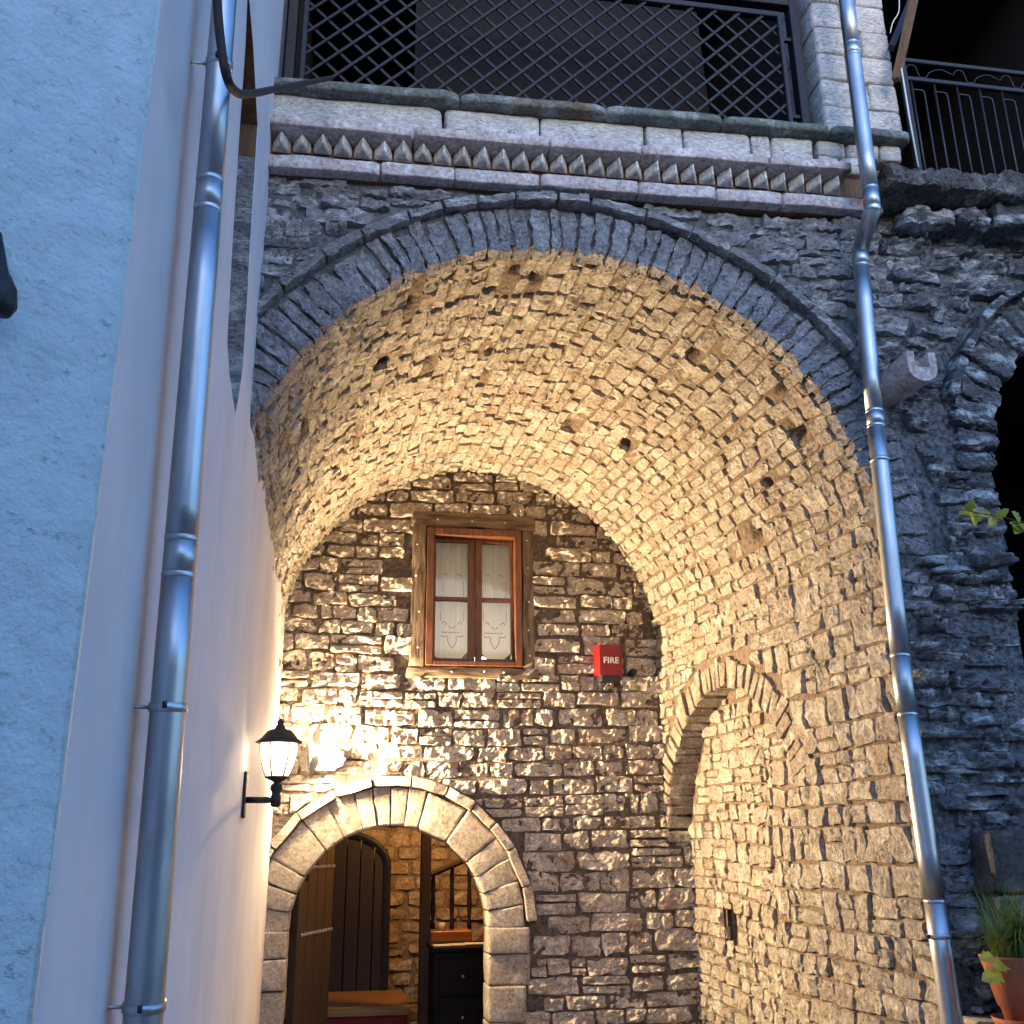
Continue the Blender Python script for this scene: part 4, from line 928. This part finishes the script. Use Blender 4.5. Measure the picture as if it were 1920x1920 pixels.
# ------------------------------------------------------------------ white house on the left
ww = empty('white_wall', (XW, 3.5, 0), 'smooth white plastered house wall carrying the thick steel downpipe', 'wall')
hole = [at(465, -30, 0, XW)]+[at(x, y, 0, XW) for x, y in ((460, 90), (450, 235), (437, 440), (426, 640), (430, 700), (441, 775), (447, 745), (455, 690), (468, 480), (483, 235), (475, 90))]
hp = [(p[1], p[2]) for p in hole]
bm = bmesh.new(); outer = [(1.58, -.02), (6.6, -.02), (6.6, 7.0), (1.58, 7.0)]
def loop(pts): vs = [bm.verts.new((XW, p[0], p[1])) for p in pts]; return [bm.edges.new((vs[i], vs[(i+1) % len(vs)])) for i in range(len(vs))]
ed = loop(outer)+loop(hp); bmesh.ops.triangle_fill(bm, edges=ed, use_beauty=True); bmesh.ops.recalc_face_normals(bm, faces=bm.faces)
if sum(f.normal.x for f in bm.faces) < 0: bmesh.ops.reverse_faces(bm, faces=bm.faces)
bm.verts.ensure_lookup_table(); mb = MB(); mb.add([v.co[:] for v in bm.verts], [[v.index for v in f.verts] for f in bm.faces]); bm.free()
V, F = box(XW-.6, XW-.001, 1.585, 6.6, 6.9, 7.0); mb.add(V, F)
mb.build('plaster_face', MAT['plaster'], ww, False)
n = len(hp); zsp = at(470, 240, 0, XW)[2]
for nm, mt, up in (('slot_stone', 'grey', False), ('slot_plank', 'brownplank', True)):
    mb = MB()
    for i in range(n):
        (ya, za), (yb3, zb3) = hp[i], hp[(i+1) % n]
        ks = np.linspace(0, 1, 9)
        for k0, k1 in zip(ks[:-1], ks[1:]):
            zz_ = za+(zb3-za)*(k0+k1)/2
            if (zz_ > zsp) != up: continue
            e0, e1 = (ya+(yb3-ya)*k0, za+(zb3-za)*k0), (ya+(yb3-ya)*k1, za+(zb3-za)*k1)
            mb.add([(XW-.0005, *e0), (XW-.0005, *e1), (XW-.105, *e1), (XW-.105, *e0)], [(0, 1, 2, 3)])
    mb.build(nm, MAT[mt], ww, False)
V, F = box(XW-.2, XW-.098, 2.4, 3.6, 2.9, zsp); mesh_obj('slot_back', V, F, MAT['grey'], ww, False)
V, F = box(XW-.2, XW-.102, 2.4, 3.6, zsp, 5.2); mesh_obj('slot_back', V, F, MAT['brownplank'], ww, False)
# near rough wall
rw = empty('rough_wall', (XW, 1.5, 0), 'rough pale blue plastered wall next to the smooth white house wall', 'wall')
dx, dy = -.80, -.60; q = np.array([XW+.012, 1.575]); nu, nv = 60, 220
U, Tt = np.meshgrid(np.linspace(0, .9, nu+1), np.linspace(-.02, 4.6, nv+1), indexing='ij'); P = np.stack([q[0]+dx*U, q[1]+dy*U, Tt], -1)
P = P+np.array([.6, -.8, 0])*(.006*vnoise(P, 9)+.004*vnoise(P, 25))[..., None]; P[0, :, :] += np.array([-.004, .02, 0])
mb = MB(); mb.add(P.reshape(-1, 3), gf(nu, nv)); V, F = box(XW-.3, XW+.008, 1.583, 1.60, -.02, 4.6); mb.add(V, F)
mb.build('plaster_face', MAT['rough_plaster'], rw)
# downpipes -----------------------------------------------------------------------------------
def pipe(name, label, pts, rads, joints, clamps, offset):
    root = empty(name, tuple(pts[0]), label, 'downpipe')
    P = np.array(pts); L = np.r_[0, np.cumsum(np.linalg.norm(np.diff(P, axis=0), axis=1))]
    def pt(s): return np.array([np.interp(s, L, P[:, i]) for i in range(3)])
    def rd(s): return np.interp(s, L, rads)
    cutz = [0]+sorted(joints)+[L[-1]]
    for a_, b_ in zip(cutz[:-1], cutz[1:]):
        ks = sorted(set(np.r_[np.linspace(a_, b_, max(2, int((b_-a_)/.2)+2)), [l for l in L if a_ < l < b_]]))
        V, F = tube([pt(s) for s in ks], [rd(s) for s in ks], 28); part('pipe_section', (V, F), MAT['zinc'], root, True)
    for s in joints:
        V, F = tube([pt(s-.006), pt(s-.003), pt(s+.003), pt(s+.006)], [rd(s)*1.0, rd(s)*1.028, rd(s)*1.028, rd(s)], 28); part('seam', (V, F), MAT['zinc'], root, True)
    for s in clamps:
        c = pt(s); r = rd(s); V, F = tube([pt(s-.009), pt(s-.008), pt(s+.008), pt(s+.009)], [r*1.01, r*1.09, r*1.09, r*1.01], 28); cl = part('clamp', (V, F), MAT['zinc'], root, True)
        for sg in (-1, 1):
            e = np.array(offset[1])*sg*(r*1.22); V, F = tube([c+e-np.array([0, 0, .006]), c+e, c+e+np.array([0, 0, .006])], .0045, 8); part('bolt', (V, F), MAT['iron'], cl, True)
        V, F = tube([c+np.array(offset[0])*r, c+np.array(offset[0])*(r+.03), c+np.array(offset[0])*(r+.04)], .004, 6); part('stem', (V, F), MAT['zinc'], cl, True)
XP = XW+.062
lp = [at(262, 1990, 0, XP), at(345, 950, 0, XP), at(423, -30, 0, XP)]
lp = [np.array([XP, lp[0][1]+.03, 0.0])]+lp+[np.array([XP, lp[2][1]-.06, 5.6])]
zL = np.array([p[2] for p in lp])
def s_at(P, py, px, X=None, Y=None):
    tgt = at(px, py, 0, X) if X is not None else at(px, py, 1, Y); P = np.array(P); L = np.r_[0, np.cumsum(np.linalg.norm(np.diff(P, axis=0), axis=1))]
    return float(np.interp(tgt[2], P[:, 2], L))
js = [s_at(lp, y, x, X=XP) for x, y in ((390, 320), (386, 378), (335, 1000), (331, 1072))]
cs = [s_at(lp, y, x, X=XP) for x, y in ((402, 66), (305, 1318), (266, 1890))]
pipe('downpipe', 'thick shiny steel downpipe clamped to the smooth white wall', lp, [.036, .0355, .032, .0265, .026], js, cs, ((-1, 0, 0), (0, 1, 0)))
YP = 3.49
rl = [at(1797, 2000, 1, YP), at(1693, 1280, 1, YP), at(1632, 700, 1, YP), at(1612, 470, 1, YP)]
YQ = 3.37; ru = [at(1636, 392, 1, YQ), at(1600, 110, 1, YQ), at(1582, -40, 1, YQ)]
rpts = [np.array([rl[0][0]+.01, YP, 0.0])]+rl+ru+[ru[-1]+np.array([-.02, 0, .8])]
js = [s_at(rpts, y, x, Y=YP) for x, y in ((1754, 1690), (1700, 1340), (1690, 1230), (1647, 800), (1640, 772), (1614, 500))]+[s_at(rpts, y, x, Y=YQ) for x, y in ((1628, 355), (1592, 105), (1590, 84))]
js.append(s_at(rpts, 470, 1612, Y=YP)-.002); js.append(s_at(rpts, 392, 1636, Y=YQ)+.002)
cs = [s_at(rpts, 863, 1650, Y=YP), s_at(rpts, 1755, 1765, Y=YP)]
pipe('downpipe', 'slim shiny steel downpipe with dull elbow beside the arch of the stone facade', rpts, [.036, .036, .035, .034, .034, .034, .034, .034, .034], sorted(js), cs, ((0, 1, 0), (1, 0, 0)))
# bent rusty tube
hk = [at(402, -120, 1, 1.70), at(407, 0, 1, 1.70), at(414, 80, 1, 1.70), at(424, 140, 1, 1.71), at(440, 170, 1, 1.78), at(468, 176, 1, 1.98), at(535, 163, 1, 2.6), at(622, 146, 1, 3.44)]
V, F = tube(smoothpath(hk, 6), .0095, 10); o = mesh_obj('bent_tube', V, F, MAT['rust']); tag(o, 'dark rusty bent iron tube curving in front of the steel downpipe to the sill', 'tube')
# iron bracket at the rough wall
p = at(-4, 520, 1, 1.44); ib = empty('iron_bracket', tuple(p), 'black iron bracket sticking out of the rough plastered wall', 'bracket')
V, F = tube([at(-12, 440, 1, 1.44), at(-2, 500, 1, 1.44), at(6, 535, 1, 1.43)], .012, 10); part('stem', (V, F), MAT['iron'], ib, True)
V, F = tube([at(2, 520, 1, 1.42), at(6, 545, 1, 1.42), at(6, 575, 1, 1.42), at(2, 590, 1, 1.42)], [.014, .019, .019, .012], 14); part('socket', (V, F), MAT['iron'], ib, True)

# wall lantern -------------------------------------------------------------------------------------
pp = at(455, 1502, 0, XW); LY = pp[1]; c = at(517, 1500, 1, LY); lx_, lz0 = c[0], c[2]
lan = empty('wall_lantern', (XW, LY, lz0), 'black wall lantern with lit frosted panes on an arm from the white wall', 'lantern')
z_ = lambda py: at(517, py, 1, LY)[2]
part('wall_plate', bbox(XW+.001, XW+.013, LY-.035, LY+.035, lz0-.07, lz0+.11, .004), MAT['iron'], lan)
V, F = tube([(XW+.01, LY, lz0), ((XW+lx_)/2, LY, lz0), (lx_+.012, LY, lz0)], .0125, 12); part('arm', (V, F), MAT['iron'], lan, True)
zz0 = z_(1513); V, F = lathe([(.012, zz0), (.02, zz0+.004), (.02, z_(1492)), (.016, z_(1488)), (.026, z_(1480)), (.024, z_(1472)), (.012, z_(1468)), (.016, z_(1466)), (.05, z_(1458)), (.05, z_(1456))], 20, (lx_, LY, 0)); part('stem', (V, F), MAT['iron'], lan, True)
zb0, zt0 = z_(1456), z_(1393); r0, r1 = .044, .074
V, F = lathe([(.083, zt0-.004), (.097, zt0+.002), (.075, z_(1385)), (.05, z_(1371)), (.022, z_(1366)), (.018, z_(1361)), (.012, z_(1358)), (.016, z_(1354)), (.003, z_(1347))], 24, (lx_, LY, 0)); part('cap', (V, F), MAT['iron'], lan, True)
def ring(t): 
    return r0+(r1-r0)*math.sin(t*math.pi/2)**.8
ns_ = 6
for k in range(ns_):
    a0, a1 = 2*math.pi*k/ns_+.1, 2*math.pi*(k+1)/ns_+.1; G = []
    for t in np.linspace(0, 1, 7):
        for s in np.linspace(.04, .96, 5):
            a_ = a0+(a1-a0)*s; G.append((lx_+ring(t)*math.cos(a_), LY+ring(t)*math.sin(a_), zb0+(zt0-zb0)*t))
    part('pane', (np.array(G), gf(6, 4)), MAT['frosted'], lan, True)
    V, F = tube([(lx_+(ring(t)+.001)*math.cos(a0), LY+(ring(t)+.001)*math.sin(a0), zb0+(zt0-zb0)*t) for t in np.linspace(0, 1, 7)], .0035, 6); part('rib', (V, F), MAT['iron'], lan, True)
V, F = lathe([(.004, -.035), (.018, -.02), (.022, 0), (.016, .02), (.01, .03)], 14, (lx_, LY, zt0-.035)); part('bulb', (V, F), emit_mat('lantern_bulb', (1.0, .76, .48), 18), lan, True)
